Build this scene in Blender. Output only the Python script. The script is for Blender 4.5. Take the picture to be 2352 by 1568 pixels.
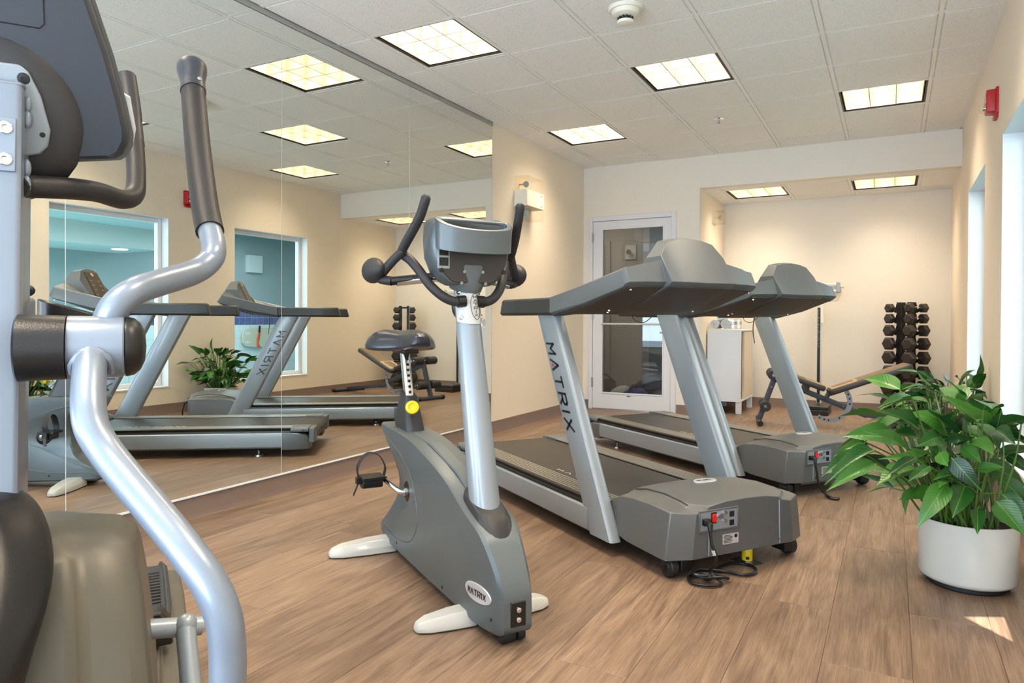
import bpy, bmesh, math, random
from math import sin, cos, pi, radians, sqrt, atan2, hypot
from mathutils import Vector, Matrix, Quaternion
for o in list(bpy.data.objects): bpy.data.objects.remove(o)
SC = bpy.context.scene; COL = SC.collection
V = Vector

# ------------------------------------------------------------------ camera
def setup_camera():
    yaw, pit, rol = -0.4956, -0.0092, 0.0042
    h = V((sin(yaw), cos(yaw), 0)); r0 = V((cos(yaw), -sin(yaw), 0)); z = V((0, 0, 1))
    f = h * cos(pit) + z * sin(pit); u0 = -h * sin(pit) + z * cos(pit)
    r = r0 * cos(rol) + u0 * sin(rol); u = u0 * cos(rol) - r0 * sin(rol)
    cd = bpy.data.cameras.new('camera'); co = bpy.data.objects.new('camera', cd); COL.objects.link(co)
    co.matrix_world = Matrix(((r.x, u.x, -f.x, 3.093), (r.y, u.y, -f.y, 0), (r.z, u.z, -f.z, 0.997), (0, 0, 0, 1)))
    cd.sensor_width = 36; cd.lens = 1613.7 / 2352 * 36; cd.shift_y = -34 / 2352; cd.clip_start = 0.05
    SC.camera = co
setup_camera()

# ------------------------------------------------------------------ world, sun, daylight, exposure
w = bpy.data.worlds.new('sky'); SC.world = w; w.use_nodes = True
bg = w.node_tree.nodes['Background']
sky = w.node_tree.nodes.new('ShaderNodeTexSky'); sky.sky_type = 'NISHITA'; sky.sun_disc = False
sky.sun_elevation = radians(35); sky.sun_rotation = radians(200)
w.node_tree.links.new(sky.outputs[0], bg.inputs[0]); bg.inputs[1].default_value = 0.12
def area(name, loc, rot, sx, sy, power, col, spread=180):
    d = bpy.data.lights.new(name, 'AREA'); d.shape = 'RECTANGLE'; d.size = sx; d.size_y = sy
    d.energy = power; d.color = col; d.spread = radians(spread)
    o = bpy.data.objects.new(name, d); COL.objects.link(o); o.location = loc; o.rotation_euler = rot
    return o
DAY = (0.58, 0.77, 1.0)
area('window_daylight', (1.85, -2.0, 1.35), (radians(90), 0, 0), 2.9, 2.0, 105, DAY)           # big window behind the camera
area('window_ground_bounce', (1.85, -2.02, 1.0), (radians(125), 0, 0), 2.9, 1.2, 165, (0.72, 0.86, 1.0))     # added lamp aimed upward at the window to brighten the ceiling
area('pool_daylight', (6.3, -0.6, 1.6), (radians(82), 0, 0), 4.4, 1.9, 340, (0.85, 0.95, 1.0))   # pool room's end window
area('pool_skylight', (6.2, 6.5, 2.62), (0, 0, 0), 3.0, 7.0, 430, (0.90, 0.97, 1.0))  # added fill for the pool room; its ceiling has no opening
area('hall_ceiling_lamp', (-.5, 8.4, 2.44), (0, 0, 0), 1.2, .7, 15, (1.0, 0.93, 0.86))  # added fill that brightens the hallway walls, no fixture modelled
area('hall_daylight', (.85, 11.0, 1.2), (radians(-90), 0, 0), 0.7, 0.7, 7, (0.85, 0.93, 1.0))
sun = bpy.data.lights.new('sun', 'SUN'); sun.energy = 46; sun.angle = radians(0.08); sun.color = (1, 0.95, 0.86)
so = bpy.data.objects.new('sun', sun); COL.objects.link(so)
SUN_EL = radians(22)
so.rotation_euler = (V((0, 0, -1)).rotation_difference(V((0.1, 1, -0.404)).normalized())).to_euler()          # shines towards +y, downwards
so.location = (1.8, -6, 4)
SC.view_settings.view_transform = 'Standard'; SC.view_settings.look = 'None'
SC.view_settings.gamma = 1; SC.view_settings.use_curve_mapping = False
SC.view_settings.exposure = -0.2
WARM = (1.0, 0.825, 0.60)
TROFFER = 1.3      # glow of the diffuser itself
LAMP_W = 37.0      # power of each fixture's directional lamp

# ------------------------------------------------------------------ materials
def lin(c):
    return tuple(((x / 255 / 12.92) if x / 255 <= 0.04045 else ((x / 255 + 0.055) / 1.055) ** 2.4) for x in c)
MATS = {}
def N(nt, t, **k):
    n = nt.nodes.new(t)
    for a, b in k.items(): setattr(n, a, b)
    return n
def mat(name, c, rough=0.5, metal=0.0, bump=0, scale=300, var=0, coat=0, spec=0.5, stretch=None):
    m = bpy.data.materials.new(name); m.use_nodes = True; nt = m.node_tree; p = nt.nodes['Principled BSDF']
    l = (*lin(c), 1)
    p.inputs['Base Color'].default_value = l; p.inputs['Roughness'].default_value = rough
    p.inputs['Metallic'].default_value = metal; p.inputs['Specular IOR Level'].default_value = spec
    p.inputs['Coat Weight'].default_value = coat
    tc = N(nt, 'ShaderNodeTexCoord'); src = tc.outputs['Object']
    if stretch:
        mp = N(nt, 'ShaderNodeMapping'); mp.inputs['Scale'].default_value = stretch
        nt.links.new(src, mp.inputs[0]); src = mp.outputs[0]
    nz = N(nt, 'ShaderNodeTexNoise'); nz.inputs['Scale'].default_value = scale; nz.inputs['Detail'].default_value = 4
    nt.links.new(src, nz.inputs['Vector'])
    mx = N(nt, 'ShaderNodeMixRGB'); v = max(var, 0.02)
    mx.inputs[1].default_value = tuple(x * (1 - v) for x in l[:3]) + (1,); mx.inputs[2].default_value = tuple(min(1, x * (1 + v)) for x in l[:3]) + (1,)
    nt.links.new(nz.outputs['Fac'], mx.inputs[0]); nt.links.new(mx.outputs[0], p.inputs['Base Color'])
    if bump:
        b = N(nt, 'ShaderNodeBump'); b.inputs['Strength'].default_value = bump; b.inputs['Distance'].default_value = 0.002
        nt.links.new(nz.outputs['Fac'], b.inputs['Height']); nt.links.new(b.outputs[0], p.inputs['Normal'])
    MATS[name] = m
    return m
def emit(name, c, s):
    m = bpy.data.materials.new(name); m.use_nodes = True; nt = m.node_tree; nt.nodes.clear()
    e = N(nt, 'ShaderNodeEmission'); e.inputs[0].default_value = (*c, 1); e.inputs[1].default_value = s
    o = N(nt, 'ShaderNodeOutputMaterial'); nt.links.new(e.outputs[0], o.inputs[0]); MATS[name] = m
    return m
def glass(name, tint=(1, 1, 1), refl=0.08, rough=0.0, op=0.0, opc=(0.5, 0.5, 0.5)):
    """thin sheet glass: mostly transparent, fresnel reflection on top"""
    m = bpy.data.materials.new(name); m.use_nodes = True; nt = m.node_tree; nt.nodes.clear()
    t = N(nt, 'ShaderNodeBsdfTransparent'); t.inputs[0].default_value = (*tint, 1)
    g = N(nt, 'ShaderNodeBsdfGlossy'); g.inputs['Roughness'].default_value = rough
    lw = N(nt, 'ShaderNodeLayerWeight'); lw.inputs['Blend'].default_value = 0.5
    fr = N(nt, 'ShaderNodeMath', operation='POWER'); fr.inputs[1].default_value = 5; nt.links.new(lw.outputs['Facing'], fr.inputs[0])
    ad = N(nt, 'ShaderNodeMath', operation='MULTIPLY_ADD'); ad.inputs[1].default_value = 0.9; ad.inputs[2].default_value = refl; nt.links.new(fr.outputs[0], ad.inputs[0])
    mx = N(nt, 'ShaderNodeMixShader'); nt.links.new(ad.outputs[0], mx.inputs[0]); nt.links.new(t.outputs[0], mx.inputs[1]); nt.links.new(g.outputs[0], mx.inputs[2])
    o = N(nt, 'ShaderNodeOutputMaterial'); nt.links.new(mx.outputs[0], o.inputs[0]); MATS[name] = m
    return m

mat('wall_paper', (236, 224, 206), 0.72, bump=0.5, scale=48, var=0.055, stretch=(2.2, 2.2, 0.55))
mat('wall_paper_far', (232, 226, 216), 0.7, bump=0.6, scale=80, var=0.03)
mat('grid_paint', (238, 238, 234), 0.45)
mat('trim_brown', (116, 97, 87), 0.5, var=0.05, scale=20)
mat('door_white', (222, 224, 230), 0.4)
mat('frame_white', (236, 238, 240), 0.35)
mat('grout', (112, 90, 72), 0.8)
mat('silver_paint', (146, 155, 163), 0.36, 0.28, coat=0.3)
mat('silver_arm', (128, 138, 152), 0.35, 0.35, coat=0.25)
mat('console_grey', (98, 104, 108), 0.42, 0.25, bump=0.08, scale=900)
mat('bike_grey', (98, 106, 110), 0.38, 0.35, bump=0.06, scale=900)
mat('hood_grey', (100, 102, 103), 0.42, 0.3, bump=0.08, scale=900)
mat('olive_grey', (94, 90, 80), 0.42, 0.25, bump=0.08, scale=900)
mat('under_grey', (58, 54, 52), 0.5, 0.1)
mat('dark_plastic', (42, 42, 44), 0.42, bump=0.15, scale=500)
mat('console_dark', (48, 53, 61), 0.4, 0.1, bump=0.12, scale=700)
mat('brown_black', (20, 19, 19), 0.36, bump=0.1, scale=700)
mat('foam_black', (42, 42, 45), 0.55, bump=0.3, scale=400)
mat('foam_brown', (32, 30, 31), 0.45, bump=0.25, scale=420)
mat('sleeve_black', (20, 20, 21), 0.36, bump=0.2, scale=420)
mat('black', (18, 18, 19), 0.4)
mat('rubber', (26, 26, 27), 0.6)
mat('belt', (42, 38, 35), 0.42, bump=0.2, scale=800, var=0.06, stretch=(0.15, 1, 1))
mat('foot_rail', (140, 136, 128), 0.32, 0.4)
mat('chrome', (220, 222, 225), 0.12, 1.0)
mat('steel', (170, 172, 175), 0.25, 1.0)
mat('white_paint', (196, 197, 194), 0.25, coat=0.4)
mat('white_plastic', (232, 228, 214), 0.4)
mat('pot_white', (206, 206, 200), 0.32, coat=0.2)
mat('soil', (58, 42, 32), 0.95, bump=1, scale=80, var=0.4)
mat('stalk', (78, 112, 42), 0.5, var=0.15, scale=30)
mat('seat_vinyl', (38, 42, 51), 0.27, bump=0.1, scale=300)
mat('yellow', (226, 200, 30), 0.35)
mat('red', (178, 22, 34), 0.35)
mat('red_switch', (225, 30, 24), 0.3)
mat('cabinet_white', (226, 230, 238), 0.38)
mat('cabinet_cream', (228, 214, 190), 0.42)
mat('towel', (232, 236, 244), 0.95, bump=1, scale=240, var=0.04)
mat('bench_tan', (176, 150, 116), 0.55, bump=0.15, scale=120)
mat('bench_brown', (112, 94, 70), 0.55, bump=0.15, scale=200)
mat('bench_side', (62, 60, 60), 0.5, bump=0.5, scale=60)
mat('bench_frame', (66, 70, 80), 0.4)
mat('bench_arc', (150, 154, 162), 0.35, 0.3)
mat('dumbbell_rubber', (46, 40, 36), 0.5, bump=0.1, scale=300)
mat('rack_black', (30, 28, 28), 0.4)
mat('letter_black', (14, 14, 16), 0.35)
mat('letter_white', (235, 235, 232), 0.4)
mat('badge', (206, 208, 212), 0.25, 0.4)
mat('display', (74, 60, 46), 0.4)
mat('teal_wall', (146, 164, 170), 0.7, var=0.03, scale=6)
mat('teal_ceiling', (192, 204, 206), 0.7)
mat('tile_blue', (84, 92, 146), 0.25, var=0.35, scale=9)
mat('tile_white', (214, 228, 232), 0.3)
mat('grout_light', (190, 205, 212), 0.7)
mat('pool_deck', (150, 158, 158), 0.6)
mat('board_beige', (206, 200, 178), 0.5)
mat('orange', (224, 92, 40), 0.5)
mat('hall_wall', (176, 164, 152), 0.7, bump=0.15, scale=30, stretch=(4, 4, .4), var=0.04)
mat('hall_door', (150, 138, 126), 0.6)
mat('bag_black', (38, 36, 40), 0.7, bump=0.4, scale=60)
mat('bag_blue', (44, 52, 120), 0.7, bump=0.4, scale=60)
mat('cream_cloth', (206, 200, 184), 0.9, bump=0.5, scale=60)
mat('mirror_edge', (205, 214, 211), 0.3)
mat('dark_line', (70, 66, 60), 0.6)
mat('aluminium', (178, 178, 176), 0.3, 0.8)
mat('cloth_red', (170, 40, 70), 0.9)
mat('hedge', (70, 100, 50), 0.9, var=0.4, scale=20)
mat('outside_wall', (150, 148, 142), 0.8)
glass('clear_glass', (0.93, 0.97, 0.97), 0.02)
glass('door_glass', (0.80, 0.84, 0.86), 0.05)
glass('lamp_cover', (0.985, 0.965, 0.93), 0.03)
glass('bottle_plastic', (0.97, 0.97, 0.97), 0.10)
def special_mats():
    # mirror
    m = bpy.data.materials.new('mirror_silver'); m.use_nodes = True; p = m.node_tree.nodes['Principled BSDF']
    p.inputs['Base Color'].default_value = (0.81, 0.845, 0.82, 1); p.inputs['Metallic'].default_value = 1; p.inputs['Roughness'].default_value = 0.0
    MATS['mirror_silver'] = m
    # water
    m = mat('pool_water', (120, 190, 198), 0.05, bump=0.4, scale=6)
    # ceiling tile: fine fissured mineral fibre
    m = bpy.data.materials.new('ceiling_fibre'); m.use_nodes = True; nt = m.node_tree; p = nt.nodes['Principled BSDF']; p.inputs['Roughness'].default_value = 0.85
    g = N(nt, 'ShaderNodeNewGeometry'); mp = N(nt, 'ShaderNodeMapping'); mp.inputs['Scale'].default_value = (1.0, 0.6, 1)
    nt.links.new(g.outputs['Position'], mp.inputs[0])
    vo = N(nt, 'ShaderNodeTexVoronoi'); vo.inputs['Scale'].default_value = 150; nt.links.new(mp.outputs[0], vo.inputs['Vector'])
    nz = N(nt, 'ShaderNodeTexNoise'); nz.inputs['Scale'].default_value = 70; nt.links.new(mp.outputs[0], nz.inputs['Vector'])
    ad = N(nt, 'ShaderNodeMath', operation='MULTIPLY_ADD'); ad.inputs[1].default_value = -0.35; nt.links.new(nz.outputs['Fac'], ad.inputs[0]); ad.inputs[2].default_value = 0.33
    su = N(nt, 'ShaderNodeMath', operation='SUBTRACT'); nt.links.new(vo.outputs['Distance'], su.inputs[0]); nt.links.new(ad.outputs[0], su.inputs[1])
    r = N(nt, 'ShaderNodeValToRGB'); r.color_ramp.elements[0].position = 0.0; r.color_ramp.elements[0].color = (*lin((188, 185, 178)), 1)
    r.color_ramp.elements[1].position = 0.10; r.color_ramp.elements[1].color = (*lin((240, 240, 238)), 1)
    nt.links.new(su.outputs[0], r.inputs[0]); nt.links.new(r.outputs[0], p.inputs['Base Color'])
    b = N(nt, 'ShaderNodeBump'); b.inputs['Strength'].default_value = 0.3; b.inputs['Distance'].default_value = 0.002; nt.links.new(r.outputs[0], b.inputs['Height']); nt.links.new(b.outputs[0], p.inputs['Normal'])
    MATS['ceiling_fibre'] = m
    # oak planks
    m = bpy.data.materials.new('oak_vinyl'); m.use_nodes = True; nt = m.node_tree; p = nt.nodes['Principled BSDF']
    p.inputs['Roughness'].default_value = 0.40; p.inputs['Specular IOR Level'].default_value = 0.42
    oi = N(nt, 'ShaderNodeObjectInfo'); tc = N(nt, 'ShaderNodeTexCoord')
    sc = N(nt, 'ShaderNodeMath', operation='MULTIPLY'); sc.inputs[1].default_value = 57.0; nt.links.new(oi.outputs['Random'], sc.inputs[0])
    va = N(nt, 'ShaderNodeVectorMath', operation='ADD'); nt.links.new(tc.outputs['Object'], va.inputs[0]); nt.links.new(sc.outputs[0], va.inputs[1])
    mp = N(nt, 'ShaderNodeMapping'); mp.inputs['Scale'].default_value = (7.0, 0.9, 1); nt.links.new(va.outputs[0], mp.inputs[0])
    wv = N(nt, 'ShaderNodeTexNoise'); wv.inputs['Scale'].default_value = 2.2; wv.inputs['Detail'].default_value = 5; wv.inputs['Distortion'].default_value = 1.4; nt.links.new(mp.outputs[0], wv.inputs['Vector'])
    mp2 = N(nt, 'ShaderNodeMapping'); mp2.inputs['Scale'].default_value = (95, 2.6, 1); nt.links.new(va.outputs[0], mp2.inputs[0])
    nz = N(nt, 'ShaderNodeTexNoise'); nz.inputs['Scale'].default_value = 2.0; nz.inputs['Detail'].default_value = 6; nz.inputs['Distortion'].default_value = 0.9; nz.inputs['Roughness'].default_value = 0.62; nt.links.new(mp2.outputs[0], nz.inputs['Vector'])
    mx = N(nt, 'ShaderNodeMath', operation='MULTIPLY_ADD'); mx.inputs[1].default_value = 0.55; nt.links.new(nz.outputs['Fac'], mx.inputs[0])
    hf = N(nt, 'ShaderNodeMath', operation='MULTIPLY'); hf.inputs[1].default_value = 0.45; nt.links.new(wv.outputs['Fac'], hf.inputs[0]); nt.links.new(hf.outputs[0], mx.inputs[2])
    r = N(nt, 'ShaderNodeValToRGB'); e = r.color_ramp.elements
    e[0].position = 0.28; e[0].color = (*lin((72, 56, 45)), 1); e[1].position = 0.74; e[1].color = (*lin((160, 134, 110)), 1)
    k = e.new(0.5); k.color = (*lin((124, 99, 79)), 1)
    nt.links.new(mx.outputs[0], r.inputs[0])
    hs = N(nt, 'ShaderNodeHueSaturation'); hs.inputs['Saturation'].default_value = 0.92
    vr = N(nt, 'ShaderNodeMapRange'); vr.inputs[3].default_value = 0.86; vr.inputs[4].default_value = 1.14; nt.links.new(oi.outputs['Random'], vr.inputs[0]); nt.links.new(vr.outputs[0], hs.inputs['Value'])
    nt.links.new(r.outputs[0], hs.inputs['Color']); nt.links.new(hs.outputs[0], p.inputs['Base Color'])
    b = N(nt, 'ShaderNodeBump'); b.inputs['Strength'].default_value = 0.25; b.inputs['Distance'].default_value = 0.001; nt.links.new(nz.outputs['Fac'], b.inputs['Height']); nt.links.new(b.outputs[0], p.inputs['Normal'])
    MATS['oak_vinyl'] = m
    # leaf: x across, y along the blade (object space)
    for nm, c0, c1 in (('leaf_fresh', (24, 76, 24), (66, 122, 40)), ('leaf_dark', (14, 56, 28), (42, 92, 36))):
        m = bpy.data.materials.new(nm); m.use_nodes = True; nt = m.node_tree; p = nt.nodes['Principled BSDF']; p.inputs['Roughness'].default_value = 0.36
        tc = N(nt, 'ShaderNodeTexCoord'); sp = N(nt, 'ShaderNodeSeparateXYZ'); nt.links.new(tc.outputs['Object'], sp.inputs[0])
        ab = N(nt, 'ShaderNodeMath', operation='ABSOLUTE'); nt.links.new(sp.outputs[0], ab.inputs[0])
        ph = N(nt, 'ShaderNodeMath', operation='MULTIPLY_ADD'); ph.inputs[1].default_value = -1.3; nt.links.new(ab.outputs[0], ph.inputs[0]); nt.links.new(sp.outputs[1], ph.inputs[2])
        fr = N(nt, 'ShaderNodeMath', operation='MULTIPLY'); fr.inputs[1].default_value = 70; nt.links.new(ph.outputs[0], fr.inputs[0])
        sn = N(nt, 'ShaderNodeMath', operation='SINE'); nt.links.new(fr.outputs[0], sn.inputs[0])
        oi = N(nt, 'ShaderNodeObjectInfo')
        f1 = N(nt, 'ShaderNodeMath', operation='MULTIPLY_ADD'); f1.inputs[1].default_value = 0.06; nt.links.new(sn.outputs[0], f1.inputs[0]); nt.links.new(oi.outputs['Random'], f1.inputs[2])
        mx = N(nt, 'ShaderNodeMixRGB'); mx.inputs[1].default_value = (*lin(c0), 1); mx.inputs[2].default_value = (*lin(c1), 1); nt.links.new(f1.outputs[0], mx.inputs[0])
        rib = N(nt, 'ShaderNodeMath', operation='LESS_THAN'); rib.inputs[1].default_value = 0.006; nt.links.new(ab.outputs[0], rib.inputs[0])
        m2 = N(nt, 'ShaderNodeMixRGB'); m2.inputs[2].default_value = (*lin((88, 146, 56)), 1); nt.links.new(rib.outputs[0], m2.inputs[0]); nt.links.new(mx.outputs[0], m2.inputs[1])
        nt.links.new(m2.outputs[0], p.inputs['Base Color'])
        b = N(nt, 'ShaderNodeBump'); b.inputs['Strength'].default_value = 0.10; b.inputs['Distance'].default_value = 0.002; nt.links.new(sn.outputs[0], b.inputs['Height']); nt.links.new(b.outputs[0], p.inputs['Normal'])
        MATS[nm] = m
    # embossed wallpaper in the window reveals
    m = bpy.data.materials.new('embossed_paper'); m.use_nodes = True; nt = m.node_tree; p = nt.nodes['Principled BSDF']
    p.inputs['Base Color'].default_value = (*lin((222, 226, 230)), 1); p.inputs['Roughness'].default_value = 0.5
    tc = N(nt, 'ShaderNodeTexCoord'); vo = N(nt, 'ShaderNodeTexVoronoi'); vo.feature = 'DISTANCE_TO_EDGE'; vo.inputs['Scale'].default_value = 55; nt.links.new(tc.outputs['Object'], vo.inputs['Vector'])
    b = N(nt, 'ShaderNodeBump'); b.inputs['Strength'].default_value = 0.5; b.inputs['Distance'].default_value = 0.003; nt.links.new(vo.outputs[0], b.inputs['Height']); nt.links.new(b.outputs[0], p.inputs['Normal'])
    MATS['embossed_paper'] = m
special_mats()
emit('lamp_diffuser', WARM, TROFFER)
emit('pool_lamp', (1.0, 0.97, 0.8), 3.0)
emit('indicator', (1.0, 0.1, 0.05), 1.0)

# ------------------------------------------------------------------ mesh builder
class MB:
    def __init__(s): s.v = []; s.f = []
    def add(s, vs, fs):
        b = len(s.v); s.v += [V(p) for p in vs]; s.f += [tuple(i + b for i in f) for f in fs]; return s
    def box(s, x0, x1, y0, y1, z0, z1, M=None):
        p = [V((x, y, z)) for z in (z0, z1) for y in (y0, y1) for x in (x0, x1)]
        if M: p = [M @ q for q in p]
        return s.add(p, [(0, 2, 3, 1), (4, 5, 7, 6), (0, 1, 5, 4), (2, 6, 7, 3), (0, 4, 6, 2), (1, 3, 7, 5)])
    def loft(s, rings, cap=True, closed=True):
        n = len(rings[0]); vs = [p for r in rings for p in r]; fs = []
        for i in range(len(rings) - 1):
            for j in range(n if closed else n - 1):
                k = (j + 1) % n; fs.append((i * n + j, i * n + k, (i + 1) * n + k, (i + 1) * n + j))
        if cap and closed: fs += [tuple(range(n))[::-1], tuple(range((len(rings) - 1) * n, len(rings) * n))]
        return s.add(vs, fs)
    def tube(s, pts, r, n=12, cap=True, flat=None):
        pts = [V(p) for p in pts]; rs = r if isinstance(r, (list, tuple)) else [r] * len(pts)
        t0 = (pts[1] - pts[0]).normalized(); a = V((0, 0, 1)) if abs(t0.z) < 0.9 else V((1, 0, 0))
        x = t0.cross(a).normalized(); rings = []; tp = t0
        for i, p in enumerate(pts):
            t = (pts[min(i + 1, len(pts) - 1)] - pts[max(i - 1, 0)]).normalized()
            q = tp.rotation_difference(t); x = (q @ x); x = (x - t * x.dot(t)).normalized(); y = t.cross(x); tp = t
            fx, fy = (flat or (1, 1))
            rings.append([p + (x * cos(2 * pi * k / n) * fx + y * sin(2 * pi * k / n) * fy) * rs[i] for k in range(n)])
        return s.loft(rings, cap)
    def rod(s, a, b, r, n=12): return s.tube([a, b], r, n)
    def prism(s, poly, fn, a, b):
        """poly of 2-D points, fn(p, q, d) -> 3-D, extruded from d=a to d=b"""
        return s.loft([[fn(p, q, a) for p, q in poly], [fn(p, q, b) for p, q in poly]])
    def lathe(s, prof, n=32, c=(0, 0, 0), axis=None):
        c = V(c); Q = V((0, 0, 1)).rotation_difference(V(axis).normalized()) if axis else Quaternion()
        return s.loft([[c + Q @ V((max(r, 1e-4) * cos(2 * pi * k / n), max(r, 1e-4) * sin(2 * pi * k / n), z)) for k in range(n)] for r, z in prof])
    def ball(s, c, r, n=14, m=8, sc=(1, 1, 1)):
        c = V(c); return s.loft([[c + V((sc[0] * r * sin(pi * i / m) * cos(2 * pi * k / n), sc[1] * r * sin(pi * i / m) * sin(2 * pi * k / n), sc[2] * r * cos(pi * i / m))) for k in range(n)] for i in ([0.02] + list(range(1, m)) + [m - 0.02])])
    def build(s, name, material, parent=None, bev=0, seg=2, ang=38, smooth=True, sub=0):
        me = bpy.data.meshes.new(name); me.from_pydata([tuple(p) for p in s.v], [], s.f)
        bm = bmesh.new(); bm.from_mesh(me); bmesh.ops.recalc_face_normals(bm, faces=bm.faces); bm.to_mesh(me); bm.free()
        if smooth:
            for p in me.polygons: p.use_smooth = True
            me.set_sharp_from_angle(angle=radians(ang))
        me.materials.append(MATS[material] if isinstance(material, str) else material)
        o = bpy.data.objects.new(name, me); COL.objects.link(o)
        if parent: o.parent = parent
        if bev:
            b = o.modifiers.new('bevel', 'BEVEL'); b.width = bev; b.segments = seg; b.limit_method = 'ANGLE'; b.angle_limit = radians(35)
        if sub:
            b = o.modifiers.new('sub', 'SUBSURF'); b.levels = sub; b.render_levels = sub
        return o
def tag(o, label, cat, group=None):
    o['label'] = label; o['category'] = cat
    if group: o['group'] = group
    return o
def thing(name, label, cat, loc=(0, 0, 0), rz=0, group=None):
    o = bpy.data.objects.new(name, None); COL.objects.link(o); o.empty_display_size = 0.1
    o.location = loc; o.rotation_euler = (0, 0, rz); return tag(o, label, cat, group)
def struct(o): o['kind'] = 'structure'; return o
def stuff(o): o['kind'] = 'stuff'; return o
def plabel(o, l): o['label'] = l; return o
def copy_tree(o, parent=None):
    c = o.copy(); COL.objects.link(c)
    if parent: c.parent = parent
    for ch in o.children: copy_tree(ch, c)
    return c
def cr(pts, k=5):
    """Catmull-Rom through points"""
    P = [V(p) for p in pts]; P = [P[0] * 2 - P[1]] + P + [P[-1] * 2 - P[-2]]; out = []
    for i in range(1, len(P) - 2):
        for j in range(k):
            t = j / k; a, b, c, d = P[i - 1:i + 3]
            out.append(0.5 * ((2 * b) + (c - a) * t + (2 * a - 5 * b + 4 * c - d) * t * t + (3 * b - a - 3 * c + d) * t ** 3))
    return out + [P[-2]]
def rrect(w, h, r, n=4):
    """rounded rectangle outline, centred"""
    o = []
    for cx, cy, a in ((w / 2 - r, h / 2 - r, 0), (-w / 2 + r, h / 2 - r, 90), (-w / 2 + r, -h / 2 + r, 180), (w / 2 - r, -h / 2 + r, 270)):
        for i in range(n + 1):
            t = radians(a + 90 * i / n); o.append((cx + r * cos(t), cy + r * sin(t)))
    return o
def ellipse(a, b, n=24): return [(a * cos(2 * pi * i / n), b * sin(2 * pi * i / n)) for i in range(n)]
GLYPH = {'M': [[(0, 0), (0, 1), (.5, .42), (1, 1), (1, 0)]], 'A': [[(0, 0), (.5, 1), (1, 0)]], 'T': [[(0, 1), (1, 1)], [(.5, 1), (.5, 0)]],
         'R': [[(0, 0), (0, 1), (.8, 1), (1, .86), (1, .6), (.8, .46), (.1, .46)], [(.45, .46), (1, 0)]], 'I': [[(.5, 0), (.5, 1)]], 'X': [[(0, 0), (1, 1)], [(0, 1), (1, 0)]],
         'F': [[(0, 0), (0, 1), (1, 1)], [(0, .52), (.8, .52)]], 'E': [[(1, 0), (0, 0), (0, 1), (1, 1)], [(0, .52), (.8, .52)]]}
def write(mb, text, fn, size, wide=0.8, gap=0.35, th=0.16, thick=0.0012):
    """stroke letters; fn(x, y, d) -> 3-D; text starts at x=0, cap height = size"""
    x = 0
    for ch in text:
        wd = size * (wide if ch != 'I' else 0.15)
        for line in GLYPH[ch]:
            for (ax, ay), (bx, by) in zip(line, line[1:]):
                a = V((x + ax * wd, ay * size)); b = V((x + bx * wd, by * size)); d = (b - a).normalized(); n = V((-d.y, d.x)) * th * size / 2; e = d * th * size * 0.35
                q = [a - e + n, b + e + n, b + e - n, a - e - n]
                mb.prism([tuple(p) for p in q], fn, 0, thick)
        x += wd + gap * size
    return x
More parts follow.
